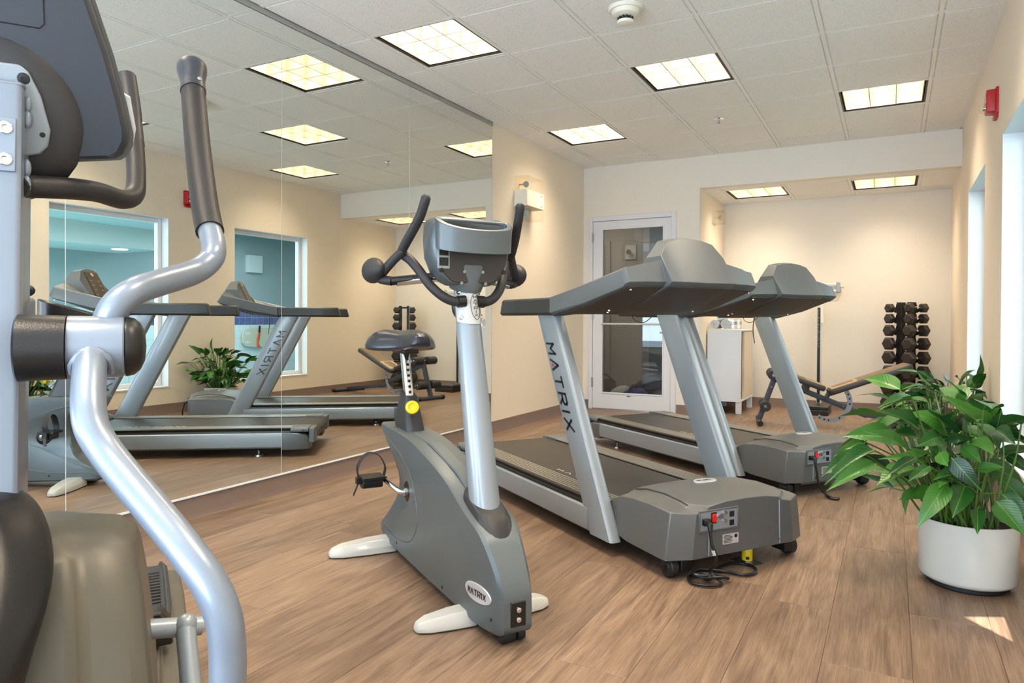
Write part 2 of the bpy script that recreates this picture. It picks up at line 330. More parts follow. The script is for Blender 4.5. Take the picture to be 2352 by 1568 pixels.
# ------------------------------------------------------------------ room shell
XR, FW, AY, CZ, AZ, YB = 3.633, 7.428, 8.65, 2.723, 2.39, -2.2
GX = [0.2726 + 0.61 * k for k in range(6)]; GY = [3.383 + 0.61 * k for k in range(-9, 7)]
WIN = [(3.598, 4.80), (5.64, 6.80)]; WZ0, WZ1 = 0.275, 2.06
def shell():
    b = MB(); b.box(-0.15, 0, YB, FW + .12, 0, 2.9); struct(b.build('wall_left', 'wall_paper', smooth=False))
    b = MB()
    b.box(0, .112, FW, FW + .12, 0, 2.9); b.box(.112, 1.015, FW, FW + .12, 2.115, 2.9); b.box(1.015, 1.31, FW, FW + .12, 0, 2.9)
    b.box(1.31, XR, FW, FW + .12, AZ, 2.9)
    struct(b.build('wall_far', 'wall_paper_far', smooth=False))
    b = MB(); b.box(1.19, 1.31, FW + .12, AY, 0, 2.9); struct(b.build('wall_alcove_side', 'wall_paper', smooth=False))
    b = MB(); b.box(1.19, XR + .18, AY, AY + .12, 0, 2.9); struct(b.build('wall_alcove_back', 'wall_paper_far', smooth=False))
    b = MB(); ys = [YB] + [y for wy in WIN for y in wy] + [AY]
    for i in range(0, len(ys), 2): b.box(XR, XR + .18, ys[i], ys[i + 1], 0, 2.9)
    for y0, y1 in WIN: b.box(XR, XR + .18, y0, y1, 0, WZ0); b.box(XR, XR + .18, y0, y1, WZ1, 2.9)
    struct(b.build('wall_right', 'wall_paper', smooth=False))
    b = MB()
    b.box(0, .35, YB - .15, YB, 0, 2.9); b.box(3.3, XR + .18, YB - .15, YB, 0, 2.9); b.box(.35, 3.3, YB - .15, YB, 2.35, 2.9); b.box(.35, 3.3, YB - .15, YB, 0, .3)
    struct(b.build('wall_behind', 'wall_paper', smooth=False))
    # floor of separate vinyl planks
    fl = MB().box(-.15, XR + .18, YB, AY, -.06, -.004).build('floor', 'grout', smooth=False); struct(fl)
    random.seed(4); PW, PL = 0.2342, 1.22; xs = [3.153 + PW * k for k in range(-14, 4)]
    full = None
    for i, x in enumerate(xs):
        off = {13: 2.24, 14: 2.747, 15: 2.3}.get(i, random.uniform(0, PL)); y = off - PL * 5
        while y < AY:
            a0, a1, c0, c1 = max(x, 0), min(x + PW, XR), max(y, YB), min(y + PL, AY)
            if a1 - a0 > .01 and c1 - c0 > .02:
                if x < 1.3: c1 = min(c1, FW + .1)
                g = .0004
                if a1 - a0 > PW - 1e-4 and c1 - c0 > PL - 1e-4 and full:
                    o = full.copy(); COL.objects.link(o); o.location = ((a0 + a1) / 2, (c0 + c1) / 2, 0)
                elif c1 - c0 > .02:
                    hx, hy = (a1 - a0) / 2 - g, (c1 - c0) / 2 - g
                    m = MB(); m.add([(-hx, -hy, -.006), (hx, -hy, -.006), (hx, hy, -.006), (-hx, hy, -.006), (-hx, -hy, -.0008), (hx, -hy, -.0008), (hx, hy, -.0008), (-hx, hy, -.0008),
                        (-hx + .0007, -hy + .0007, 0), (hx - .0007, -hy + .0007, 0), (hx - .0007, hy - .0007, 0), (-hx + .0007, hy - .0007, 0)],
                        [(0, 1, 5, 4), (1, 2, 6, 5), (2, 3, 7, 6), (3, 0, 4, 7), (4, 5, 9, 8), (5, 6, 10, 9), (6, 7, 11, 10), (7, 4, 8, 11), (8, 9, 10, 11)])
                    o = m.build('plank', 'oak_vinyl', fl, smooth=False); o.location = ((a0 + a1) / 2, (c0 + c1) / 2, 0)
                    if a1 - a0 > PW - 1e-4 and c1 - c0 > PL - 1e-4: full = o
            y += PL
    # baseboards (cove base: upright with a small toe)
    def bb(name, a, c, n):
        a, c, n = V((*a, 0)), V((*c, 0)), V((*n, 0)); m = MB()
        prof = [(0, 0), (.018, 0), (.016, .006), (.007, .018), (.006, .098), (.004, .103), (0, .103)]
        m.loft([[q + n * p + V((0, 0, z)) for p, z in prof] for q in (a, c)]); struct(m.build(name, 'trim_brown'))
    bb('baseboard_left', (0, YB), (0, FW), (1, 0)); bb('baseboard_far', (1.075, FW), (1.31, FW), (0, -1)); bb('baseboard_far_corner', (0, FW), (.07, FW), (0, -1))
    bb('baseboard_alcove_side', (1.31, FW), (1.31, AY), (1, 0)); bb('baseboard_alcove_back', (1.31, AY), (XR, AY), (0, -1)); bb('baseboard_right', (XR, YB), (XR, AY), (-1, 0))
    # ceiling: lay-in tiles and exposed grid
    ce = MB().box(-.1, XR + .1, YB, FW + .1, 2.90, 2.94).build('ceiling', 'dark_line', smooth=False); struct(ce)
    xs = [0] + GX + [XR]; ysl = [YB] + [y for y in GY if y > YB] + [FW]
    lights = {(1, 3.383), (1, 0.943), (3, 4.603), (3, 2.163), (3, -0.277), (5, 5.823), (5, 3.383), (5, 0.943), (1, 5.823)}
    fullt = None
    for i in range(len(xs) - 1):
        for j in range(len(ysl) - 1):
            if any(i == li and abs(ysl[j] - ly) < .01 for li, ly in lights): continue
            x0, x1, y0, y1 = xs[i] + .003, xs[i + 1] - .003, ysl[j] + .003, ysl[j + 1] - .003
            if fullt and abs(x1 - x0 - .604) < 1e-3 and abs(y1 - y0 - .604) < 1e-3: o = fullt.copy(); COL.objects.link(o)
            else:
                hx, hy = (x1 - x0) / 2, (y1 - y0) / 2; m = MB(); m.box(-hx, hx, -hy, hy, 0, .014); m.box(-hx + .016, hx - .016, -hy + .016, hy - .016, -.006, 0)
                o = m.build('ceiling_tile', 'ceiling_fibre', ce, smooth=False)
                if abs(hx - .302) < 1e-3 and abs(hy - .302) < 1e-3: fullt = o
            o.location = ((x0 + x1) / 2, (y0 + y1) / 2, CZ + .006)
    for x in GX: MB().box(x - .012, x + .012, YB, FW, CZ, CZ + .006).build('grid_bar', 'grid_paint', ce, smooth=False)
    for y in ysl[1:-1]:
        for a, c in zip(xs, xs[1:]): MB().box(a + .012, c - .012, y - .012, y + .012, CZ + .0005, CZ + .006).build('cross_bar', 'grid_paint', ce, smooth=False)
    MB().box(XR - .022, XR, YB, FW, CZ - .001, CZ + .006).build('edge_angle', 'grid_paint', ce, smooth=False)
    MB().box(0, .022, 5.33, FW, CZ - .001, CZ + .006).build('edge_angle', 'grid_paint', ce, smooth=False)
    MB().box(0, XR, FW - .02, FW, CZ - .001, CZ + .006).build('edge_angle', 'grid_paint', ce, smooth=False)
    # alcove ceiling
    ac = MB().box(1.31, XR, FW + .12, AY, AZ + .18, AZ + .2).build('ceiling_alcove', 'dark_line', smooth=False); struct(ac)
    xs = [1.31] + GX[2:] + [XR]; ysl = [FW + .15, 7.72, 8.33, AY]
    for i in range(len(xs) - 1):
        for j in range(3):
            if j == 1 and i in (1, 3): continue
            x0, x1, y0, y1 = xs[i] + .003, xs[i + 1] - .003, ysl[j] + .003, ysl[j + 1] - .003; hx, hy = (x1 - x0) / 2, (y1 - y0) / 2
            m = MB(); m.box(-hx, hx, -hy, hy, 0, .014); m.box(-hx + .016, hx - .016, -hy + .016, hy - .016, -.006, 0)
            o = m.build('ceiling_tile', 'ceiling_fibre', ac, smooth=False); o.location = ((x0 + x1) / 2, (y0 + y1) / 2, AZ + .006)
    for x in GX[2:]: MB().box(x - .012, x + .012, FW + .12, AY, AZ, AZ + .006).build('grid_bar', 'grid_paint', ac, smooth=False)
    for y in (7.72, 8.33):
        for a, c in zip(xs, xs[1:]): MB().box(a + .012, c - .012, y - .012, y + .012, AZ + .0005, AZ + .006).build('cross_bar', 'grid_paint', ac, smooth=False)
    MB().box(1.31, XR, FW + .12, FW + .165, AZ - .001, AZ + .006).build('edge_angle', 'grid_paint', ac, smooth=False)
    MB().box(XR - .022, XR, FW + .165, AY, AZ - .001, AZ + .006).build('edge_angle', 'grid_paint', ac, smooth=False)
    MB().box(1.31, 1.332, FW + .165, AY, AZ - .001, AZ + .006).build('edge_angle', 'grid_paint', ac, smooth=False)
    # recessed troffers
    where = {(1, 3.383): 'ceiling light nearest the top of the mirror wall, closest to the camera', (3, 4.603): 'middle ceiling light in the centre of the room, beside the bright glints',
             (5, 5.823): 'ceiling light nearest the red fire alarm and the far soffit', (1, 5.823): 'ceiling light just above the end of the mirror and the wall emergency lamp',
             (3, 2.163): 'ceiling light above the exercise bike, out of view overhead', (5, 3.383): 'ceiling light above the front potted plant, seen only in the mirror',
             (1, 0.943): 'ceiling light overhead above the elliptical trainer', (5, 0.943): 'ceiling light overhead behind the camera near the windows', (3, -0.277): 'rearmost ceiling light behind the camera'}
    fr0 = None
    def troffer(x, y, z, lab):
        t = thing('ceiling_light', lab, 'ceiling light', (x, y, z), 0, 'square recessed ceiling lights with nine-cell louvres')
        h = .292; m = MB()
        for a, c, d, e in ((-h, h, -h, -h + .012), (-h, h, h - .012, h), (-h, -h + .012, -h + .012, h - .012), (h - .012, h, -h + .012, h - .012)): m.box(a, c, d, e, .004, .15)
        m.build('housing', 'frame_dark', t, smooth=False)
        g = .272; m = MB()
        for a, c, d, e in ((-g, g, -g, -g + .006), (-g, g, g - .006, g), (-g, -g + .006, -g + .006, g - .006), (g - .006, g, -g + .006, g - .006)): m.box(a, c, d, e, .012, .13)
        m.build('reflector_rim', 'louvre', t, smooth=False)
        for k in (-1, 1):
            for ax in (0, 1):
                m = MB(); p = k * g / 3
                pr = [(-.003, .016), (.003, .016), (.005, .05), (.012, .112), (-.012, .112), (-.005, .05)]
                if ax == 0: m.loft([[(p + q, s * (g - .006), zz) for q, zz in pr] for s in (-1, 1)])
                else: m.loft([[(s * (g - .006), p + q, zz + .0005) for q, zz in pr] for s in (-1, 1)])
                m.build('louvre_blade', 'louvre', t)
        m = MB().box(-g + .006, g - .006, -g + .006, g - .006, .132, .136).build('diffuser', 'lamp_diffuser', t, smooth=False)
        area('lamp', (x, y, z + .126), (0, 0, 0), .52, .52, LAMP_W * (1 if z > 2.6 else .72), WARM, 118)
    mat('frame_dark', (62, 48, 42), 0.5); mat('louvre', (168, 160, 142), 0.35)  # dark brown on the housing stands in for the shadow gap round each light
    for (i, y), lab in where.items():
        troffer(GX[i - 1] + .305, y + .305, CZ, lab)
    troffer(GX[2] + .305, 7.72 + .305, AZ, 'left ceiling light in the alcove, nearer the wall lamp head'); troffer(GX[4] + .305, 7.72 + .305, AZ, 'right ceiling light in the alcove, above the dumbbell tower')
    # windows to the pool room
    for n, (y0, y1) in enumerate(WIN):
        wd = thing('window_%d' % (n + 1), '', '', (0, 0, 0)); del wd['label']; del wd['category']; struct(wd)
        t = .006; m = MB(); m.box(XR + .001, XR + .11, y0, y0 + t, WZ0, WZ1); m.box(XR + .001, XR + .11, y1 - t, y1, WZ0, WZ1); m.box(XR + .001, XR + .11, y0 + t, y1 - t, WZ1 - t, WZ1)
        m.build('reveal', 'embossed_paper', wd, smooth=False)
        MB().box(XR - .006, XR + .11, y0 + t, y1 - t, WZ0, WZ0 + .012).build('sill', 'frame_white', wd, smooth=False)
        a0, a1, b0, b1 = y0 + t, y1 - t, WZ0 + .012, WZ1 - t; m = MB(); f = .045
        for q in ((a0, a0 + f, b0, b1), (a1 - f, a1, b0, b1), (a0 + f, a1 - f, b0, b0 + f), (a0 + f, a1 - f, b1 - f, b1)): m.box(XR + .11, XR + .17, *q)
        m.build('window_frame', 'frame_white', wd, bev=.004)
        MB().box(XR + .136, XR + .142, a0 + f, a1 - f, b0 + f, b1 - f).build('pane', 'clear_glass', wd, smooth=False)
    # mirror panels
    ys = [-2.0, -.69, .515, 1.722, 2.924, 4.135, 5.33]
    labs = ['mirror panel behind the camera', 'mirror panel level with the camera, off the left edge', 'leftmost mirror panel, behind the elliptical trainer', 'mirror panel between the first and second seams, reflecting a treadmill deck',
            'mirror panel between the second and third seams, reflecting the bench', 'last mirror panel at the far end, beside the wall emergency lamp']
    for k in range(6):
        t = thing('mirror_panel', labs[k], 'mirror', (0.001, ys[k], .107), 0, 'floor to ceiling mirror panels on the left wall')
        d = ys[k + 1] - ys[k]; MB().box(0, .006, .0018, d - .0018, 0, 2.583).build('glass', 'mirror_silver', t, smooth=False)
        MB().box(0, .0055, d - .0018, d + .0018, 0, 2.583).build('seam_edge', 'mirror_edge' if k < 5 else 'aluminium', t, smooth=False)
        MB().box(0, .010, 0, d, -.006, .003).build('bottom_channel', 'frame_white', t, smooth=False)
    struct(MB().box(0, .012, YB, 5.335, 2.691, CZ + .004).build('trim_1', 'aluminium', smooth=False))
    # door with glass
    d = thing('door_1', '', '', (0, FW, 0)); del d['label']; del d['category']; struct(d)
    m = MB()
    m.box(.07, .114, -.014, .1, 0, 2.165); m.box(1.013, 1.068, -.014, .1, 0, 2.165); m.box(.114, 1.013, -.014, .1, 2.112, 2.165)
    m.build('door_frame', 'door_white', d, bev=.004)
    x0, x1, z0, z1 = .117, 1.010, .014, 2.108; gx0, gx1, gz0, gz1 = .23, .922, .193, 2.016
    m = MB()
    for q in ((x0, gx0, z0, z1), (gx1, x1, z0, z1), (gx0, gx1, z0, gz0), (gx0, gx1, gz1, z1)): m.box(q[0], q[1], .002, .047, q[2], q[3])
    m.build('door_leaf', 'door_white', d, smooth=False)
    m = MB(); e = .012
    for q in ((gx0 - e, gx0 + .004, gz0 - e, gz1 + e), (gx1 - .004, gx1 + e, gz0 - e, gz1 + e), (gx0 + .004, gx1 - .004, gz0 - e, gz0 + .004), (gx0 + .004, gx1 - .004, gz1 - .004, gz1 + e)): m.box(q[0], q[1], -.004, .004, q[2], q[3])
    m.build('glazing_bead', 'door_white', d, bev=.002)
    MB().box(gx0, gx1, .02, .026, gz0, gz1).build('pane', 'door_glass', d, smooth=False)
    for z in (1.93, 1.06, .3):
        m = MB(); m.rod((.1155, -.018, z - .055), (.1155, -.018, z + .055), .0075, 10); m.box(.108, .123, -.016, -.004, z - .05, z + .05); m.build('hinge', 'steel', d)
    m = MB(); m.rod((.232, -.03, .96), (.93, -.03, .96), .011, 12)
    for x in (.238, .925): m.rod((x, -.03, .96), (x, .0, .96), .009, 10)
    m.build('push_bar', 'white_paint', d)
    m = MB(); m.tube(cr([(.93, 0, .90), (.93, -.045, .905), (.93, -.05, .95), (.93, -.05, 1.01), (.93, -.045, 1.055), (.93, 0, 1.06)], 3), .009, 10); m.rod((.90, -.04, .872), (.99, -.012, .872), .012, 10); m.build('pull_handle', 'white_paint', d)
    m = MB().box(.52, .562, -.0005, .002, .158, .166); m.build('maker_plate', 'dark_plastic', d, smooth=False)
    MB().box(.114, 1.013, .0, .06, 0, .012).build('threshold', 'aluminium', d, smooth=False)
shell()
def mask_sun():
    # unseen panel added to block the sun, its gap shaped for the floor patch
    y = -2.6; tri = [(px - .1 * (py - y), .404 * (py - y)) for px, py in ((3.300, 2.835), (3.434, 2.905), (3.434, 2.668))]
    c = (sum(a for a, b in tri) / 3, sum(b for a, b in tri) / 3); big = [(c[0] + (a - c[0]) * 90, c[1] + (b - c[1]) * 90) for a, b in tri]
    m = MB(); m.loft([[(a, y, b) for a, b in tri], [(a, y, b) for a, b in big], [(a, y - .03, b) for a, b in big], [(a, y - .03, b) for a, b in tri]], cap=False); m.loft([[(a, y, b) for a, b in tri], [(a, y - .03, b) for a, b in tri]], cap=False)
    struct(m.build('trim_3', 'outside_wall', smooth=False))
mask_sun()

# ------------------------------------------------------------------ beyond the glass: hallway and pool room
def beyond():
    m = MB(); m.box(-2.2, .12, 9.25, 9.35, 0, 2.6); m.box(.12, .2, 9.25, 11.2, 0, 2.6); m.box(-2.3, -2.2, FW + .12, 9.25, 0, 2.6); m.box(-2.3, -.15, FW, FW + .12, 0, 2.9)
    struct(m.build('wall_hall', 'hall_wall', smooth=False))
    m = MB(); m.box(.2, 1.25, 11.2, 11.3, 0, .75); m.box(.2, 1.25, 11.2, 11.3, 1.5, 2.6); m.box(1.25, 1.35, AY + .12, 11.3, 0, 2.6); m.box(.2, .5, 11.2, 11.3, .75, 1.5)
    struct(m.build('wall_hall_end', 'teal_wall', smooth=False))
    struct(MB().box(-2.3, 1.35, FW + .12, 11.3, -.05, 0).build('floor_hall', 'hall_floor', smooth=False))
    struct(MB().box(-2.3, 1.35, FW + .12, 11.3, 2.5, 2.6).build('ceiling_hall', 'grid_paint', smooth=False))
    # a closed door in the hallway
    d = thing('door_2', '', '', (-.72, 9.25, 0)); del d['label']; del d['category']; struct(d)
    MB().box(-.45, .3, -.012, 0, 0, 2.04).build('door_leaf', 'hall_door', d, smooth=False)
    m = MB(); m.box(.3, .37, -.03, 0, 0, 2.1); m.box(-.52, -.45, -.03, 0, 0, 2.1); m.box(-.45, .3, -.03, 0, 2.04, 2.1); m.build('door_frame', 'hall_wall', d, bev=.004)
    m = MB(); m.rod((.22, 0, .98), (.22, -.06, .98), .025, 12); m.rod((.22, -.05, .98), (.1, -.05, .98), .01, 10); m.build('lever_handle', 'steel', d)
    struct(MB().box(.5, 1.25, 11.24, 11.25, .75, 1.5).build('window_3', 'clear_glass', smooth=False))
    h = MB(); random.seed(2)
    for k in range(60): h.ball((random.uniform(.3, 1.4), random.uniform(12.0, 12.5), random.uniform(.2, 1.2)), random.uniform(.12, .2), 7, 5)
    h.box(.2, 1.5, 12.0, 12.5, 0, .4)
    struct(MB().box(-1, 3, 11.35, 13, -.05, 0).build('floor_outside', 'outside_wall', smooth=False))
    tag(h.build('hedge', 'hedge'), 'green hedge outside, glimpsed through the glass door', 'hedge')
    # emergency lamp on the hall wall
    t = thing('emergency_lamp', 'clear emergency lamp seen through the upper glass of the door', 'emergency light', (-.06, 9.25, 1.93))
    MB().box(-.08, .08, -.02, 0, -.1, .1).build('base', 'white_plastic', t, bev=.003)
    m = MB(); m.box(-.1, .1, -.13, -.02, -.1, .1); m.build('cover', 'lamp_cover', t, smooth=False)
    m = MB(); m.rod((0, -.02, 0), (0, -.06, 0), .012); m.lathe([(.0, -.02), (.03, -.01), (.035, .02), (.0, .02)], 14, (0, -.08, 0), (0, -1, 0)); m.build('lamp_head', 'steel', t)
    # photographer's bags and a tripod on the hall floor
    def sack(name, lab, c, s, mt, seed, rz=0):
        random.seed(seed); t = thing(name, lab, 'bag', (c[0], c[1], 0), rz); m = MB(); m.ball((0, 0, s[2]), 1, 18, 12, s); b = m.build('body', mt, t)
        for v in b.data.vertices:
            k = 1 + .12 * sin(9 * v.co.x + seed) * cos(7 * v.co.z + 3 * v.co.y); v.co.x *= k; v.co.y *= k
            v.co.z = max(0.002, v.co.z * (0.92 + .1 * sin(11 * v.co.x)))
        return t
    a = sack('duffel_bag', 'rolled black bag at the left behind the door glass', (-.20, 8.62), (.15, .2, .13), 'bag_black', 1)
    m = MB(); m.tube(cr([(-.16, -.1, .18), (-.08, -.12, .29), (.06, -.12, .31), (.2, -.1, .2)], 5), .011, 8); m.build('strap', 'bag_black', a)
    a = sack('cream_jacket', 'crumpled cream jacket beside the black bag behind the door', (.115, 8.40), (.13, .13, .10), 'cream_cloth', 3)
    a['category'] = 'jacket'
    a = sack('sports_bag', 'blue and black bag on the hall floor behind the door', (.37, 8.12), (.17, .13, .10), 'bag_blue', 5)
    m = MB(); m.tube(cr([(-.02, -.165, .03), (-.02, -.14, .14), (-.01, -.05, .205), (0, .05, .21)], 5), .016, 8, flat=(1.6, .5)); m.build('strap', 'bag_black', a)
    a = sack('camera_bag', 'large black camera bag behind the blue bag', (.42, 8.58), (.20, .15, .16), 'bag_black', 7)
    m = MB(); m.box(-.09, -.02, -.17, -.1, .17, .25); m.build('pocket', 'bag_black', a, bev=.01)
    t = thing('camera_tripod', 'black folded tripod standing behind the bags', 'tripod', (.80, 8.62, 0))
    for q in ((-.15, -.02), (.1, -.14), (.06, .16)):
        m = MB(); m.tube([(0, 0, .72), (q[0] * .5, q[1] * .5, .36), (q[0], q[1], .0)], [.019, .017, .012], 10); m.build('leg', 'black', t)
    m = MB(); m.lathe([(0, .0), (.035, 0), (.035, .06), (.02, .08), (.02, .16), (0, .16)], 16, (0, 0, .70)); m.build('head', 'black', t)
    # ---- pool room
    X0, X1, Y0, Y1 = XR + .18, 8.5, -1.2, 13.0
    m = MB(); m.box(X1, X1 + .1, Y0, Y1, 1.18, 3.0); m.box(X0, X1, Y1, Y1 + .1, 1.18, 3.0)
    struct(m.build('wall_pool_upper', 'teal_wall', smooth=False))
    m = MB(); m.box(X1 + .004, X1 + .1, Y0, Y1, -.3, 1.18); m.box(X0, X1, Y1 + .004, Y1 + .1, -.3, 1.18); bk = m.build('wall_pool_lower', 'grout_light', smooth=False); struct(bk)
    random.seed(8); tw = .15; proto = {}
    for mt, z0, z1, ts in (('tile_blue', .88, 1.18, .15), ('tile_white', -.16, .88, .26)):
        y = 7.0
        while y < 12.4:
            for k in range(int(round((z1 - z0) / ts))):
                if mt not in proto:
                    o = MB().box(-.004, .004, -ts / 2 + .005, ts / 2 - .005, -ts / 2 + .005, ts / 2 - .005).build('tile', mt, bk, smooth=False); proto[mt] = o
                else: o = proto[mt].copy(); COL.objects.link(o)
                o.location = (X1 + .002, y + ts / 2, z0 + ts * (k + .5))
            y += ts
    m = MB(); m.box(X0, 4.7, Y0, Y1, -.25, -.12); m.box(8.1, X1, Y0, Y1, -.25, -.12); m.box(4.7, 8.1, 10.6, Y1, -.25, -.12); m.box(4.7, 8.1, Y0, .5, -.25, -.12)
    struct(m.build('floor_pool_deck', 'pool_deck', smooth=False))
    struct(MB().box(4.65, 8.15, .45, 10.65, -.4, -.2).build('floor_pool_water', 'pool_water', smooth=False))
    struct(MB().box(X0, X1 + .1, Y0, Y1, 2.7, 2.8).build('ceiling_pool', 'teal_ceiling', smooth=False))
    m = MB(); m.box(6.6, X1, 2, 7.9, 2.42, 2.7); m.box(7.4, X1, 2, 7.3, 2.1, 2.42); m.box(X0, 6.6, 6.6, 7.2, 2.5, 2.7)
    struct(m.build('trim_2', 'teal_ceiling', smooth=False))
    tag(MB().lathe([(.0, 0), (.11, 0), (.12, .012), (0, .012)], 20, (7.7, 6.85, 2.086)).build('downlight', 'pool_lamp'), 'lit downlight under the pool soffit, seen in the mirror', 'downlight')
    tag(MB().box(8.36, 8.5, 8.05, 8.25, 2.18, 2.34).build('wall_speaker', 'white_plastic', bev=.004), 'small white box lamp high on the teal pool wall', 'wall light')
    tag(MB().box(8.4, 8.5, 10.0, 10.36, 1.95, 2.3).build('vent_cover', 'teal_ceiling', bev=.004), 'square teal cover on the pool wall, seen through far window', 'vent')
    # rescue board on the tiles
    t = thing('rescue_board', 'beige spine board with orange straps hung on pool tiles', 'rescue board', (8.47, 10.5, .62))
    out = [(-.62, -.1), (-.55, -.17), (-.35, -.2), (.35, -.2), (.55, -.17), (.62, -.1), (.62, .1), (.55, .17), (.35, .2), (-.35, .2), (-.55, .17), (-.62, .1)]
    MB().prism(out, lambda p, q, dd: V((-dd, p, q)), 0, .04).build('board', 'board_beige', t, bev=.01)
    for s in (-1, 1):
        for e in (-1, 1): MB().prism(rrect(.13, .04, .018), lambda p, q, dd, s=s, e=e: V((-dd, p + e * .5, q + s * .09)), .035, .042).build('hand_hole', 'tile_white', t)
    for y, mt in ((-.2, 'black'), (.25, 'orange')):
        m = MB(); m.tube(cr([(-.05, y, .24), (-.055, y - .02, .05), (-.06, y - .06, -.12), (-.055, y - .02, -.2)], 4), .028, 8, flat=(1, .4)); m.build('strap', mt, t)
    MB().tube(cr([(-.058, -.22, .1), (-.06, -.26, -.1), (-.06, -.24, -.22)], 4), .03, 8, flat=(1, .4)).build('strap_end', 'orange', t)
mat('hall_floor', (96, 104, 116), 0.25)
beyond()

# ------------------------------------------------------------------ wall and ceiling fittings
def fittings():
    # smoke detector
    t = thing('smoke_detector', 'round ivory smoke detector on the ceiling at the top edge', 'smoke detector', (1.786, 3.72, CZ + .003))
    MB().lathe([(0, 0), (.095, 0), (.095, -.012), (.088, -.022), (.0, -.022)], 36).build('base_plate', 'white_plastic', t)
    MB().lathe([(0, -.02), (.078, -.02), (.072, -.045), (.048, -.056), (0, -.056)], 36).build('body', 'white_plastic', t)
    m = MB()
    for k in range(12):
        a = k * pi / 6; c = V((.041 * cos(a), .041 * sin(a), -.066)); m.box(c.x - .003, c.x + .003, c.y - .003, c.y + .003, -.078, -.055)
    m.lathe([(0, -.056), (.034, -.056), (.034, -.078), (0, -.078)], 24); m.build('sensor_vents', 'dark_plastic', t)
    MB().lathe([(0, -.076), (.046, -.076), (.043, -.09), (.03, -.095), (0, -.095)], 30).build('cap', 'white_plastic', t)
    # sprinkler
    t = thing('sprinkler', 'small chrome sprinkler head in a ceiling tile', 'sprinkler', (1.782, 6.117, CZ))
    MB().lathe([(0, .002), (.042, .002), (.042, -.004), (.02, -.01), (0, -.01)], 24).build('escutcheon', 'chrome', t)
    m = MB(); m.rod((0, 0, 0), (0, 0, -.045), .006, 10); m.rod((.012, 0, -.01), (.004, 0, -.05), .003, 8); m.rod((-.012, 0, -.01), (-.004, 0, -.05), .003, 8); m.build('body', 'chrome', t)
    MB().lathe([(0, 0), (.02, 0), (.02, -.003), (0, -.003)], 16, (0, 0, -.05)).build('deflector', 'chrome', t)
    # fire alarm on the right wall
    t = thing('fire_alarm', 'red fire alarm strobe high on the right wall', 'fire alarm', (XR, 5.03, 2.30))
    m = MB(); m.loft([[V((-d, y * k, z * k2)) for y, z in rrect(.115, .16, .012)] for d, k, k2 in ((0, 1, 1), (.012, 1, 1), (.018, .86, .86), (.055, .84, .84), (.06, .78, .78))]); m.build('body', 'red', t)
    MB().box(-.02, 0, -.05, .05, -.1, -.075).build('lower_lip', 'red', t, bev=.004)
    m = MB(); m.lathe([(0, 0), (.03, 0), (.03, .018), (.02, .034), (0, .036)], 20, (-.058, -.012, -.035), (-1, 0, 0)); m.build('strobe_lens', 'lamp_cover', t)
    m = MB(); m.lathe([(0, 0), (.02, 0), (.012, .016), (0, .02)], 14, (-.06, -.012, -.035), (-1, 0, 0)); m.build('strobe_reflector', 'chrome', t)
    m = MB(); write(m, 'FIRE', lambda x, y, d: V((-.0605 - d, -.032 + y, .055 - x)), .017, gap=.3, th=.18); stuff(m.build('lettering', 'letter_white', t, smooth=False))
    # emergency light on the left wall
    t = thing('emergency_light', 'white emergency box with clear lamp covers above and below', 'emergency light', (0, 5.92, 2.1))
    MB().box(0, .136, -.17, .19, -.045, .105).build('case', 'white_plastic', t, bev=.004)
    for z0, z1 in ((.105, .235), (-.155, -.045)):
        m = MB(); m.box(.004, .132, -.165, .185, z0, z1); m.build('lamp_cover', 'lamp_cover', t, smooth=False)
        c = (z0 + z1) / 2
        m = MB(); m.rod((.0, -.07, c), (.05, -.07, c), .007, 8); m.lathe([(0, -.02), (.022, -.012), (.03, .018), (0, .02)], 16, (.065, -.07, c), (.8, -.5, -.2)); m.build('lamp_head', 'steel', t)
    for z in (-.02, .08):
        MB().rod((.134, .13, z), (.1385, .13, z), .006, 8).build('screw', 'dark_plastic', t)
    # remote head in the alcove
    t = thing('remote_lamp', 'single clear emergency lamp on the alcove side wall', 'emergency light', (1.31, 8.1, 2.165))
    MB().box(0, .012, -.09, .09, -.075, .075).build('back_plate', 'white_plastic', t, bev=.003)
    MB().box(.012, .12, -.085, .085, -.07, .07).build('lamp_cover', 'lamp_cover', t, smooth=False)
    m = MB(); m.rod((.012, 0, 0), (.05, 0, 0), .006, 8); m.lathe([(0, -.018), (.02, -.012), (.028, .016), (0, .018)], 16, (.062, 0, 0), (.8, -.5, -.1)); m.build('lamp_head', 'chrome', t)
fittings()
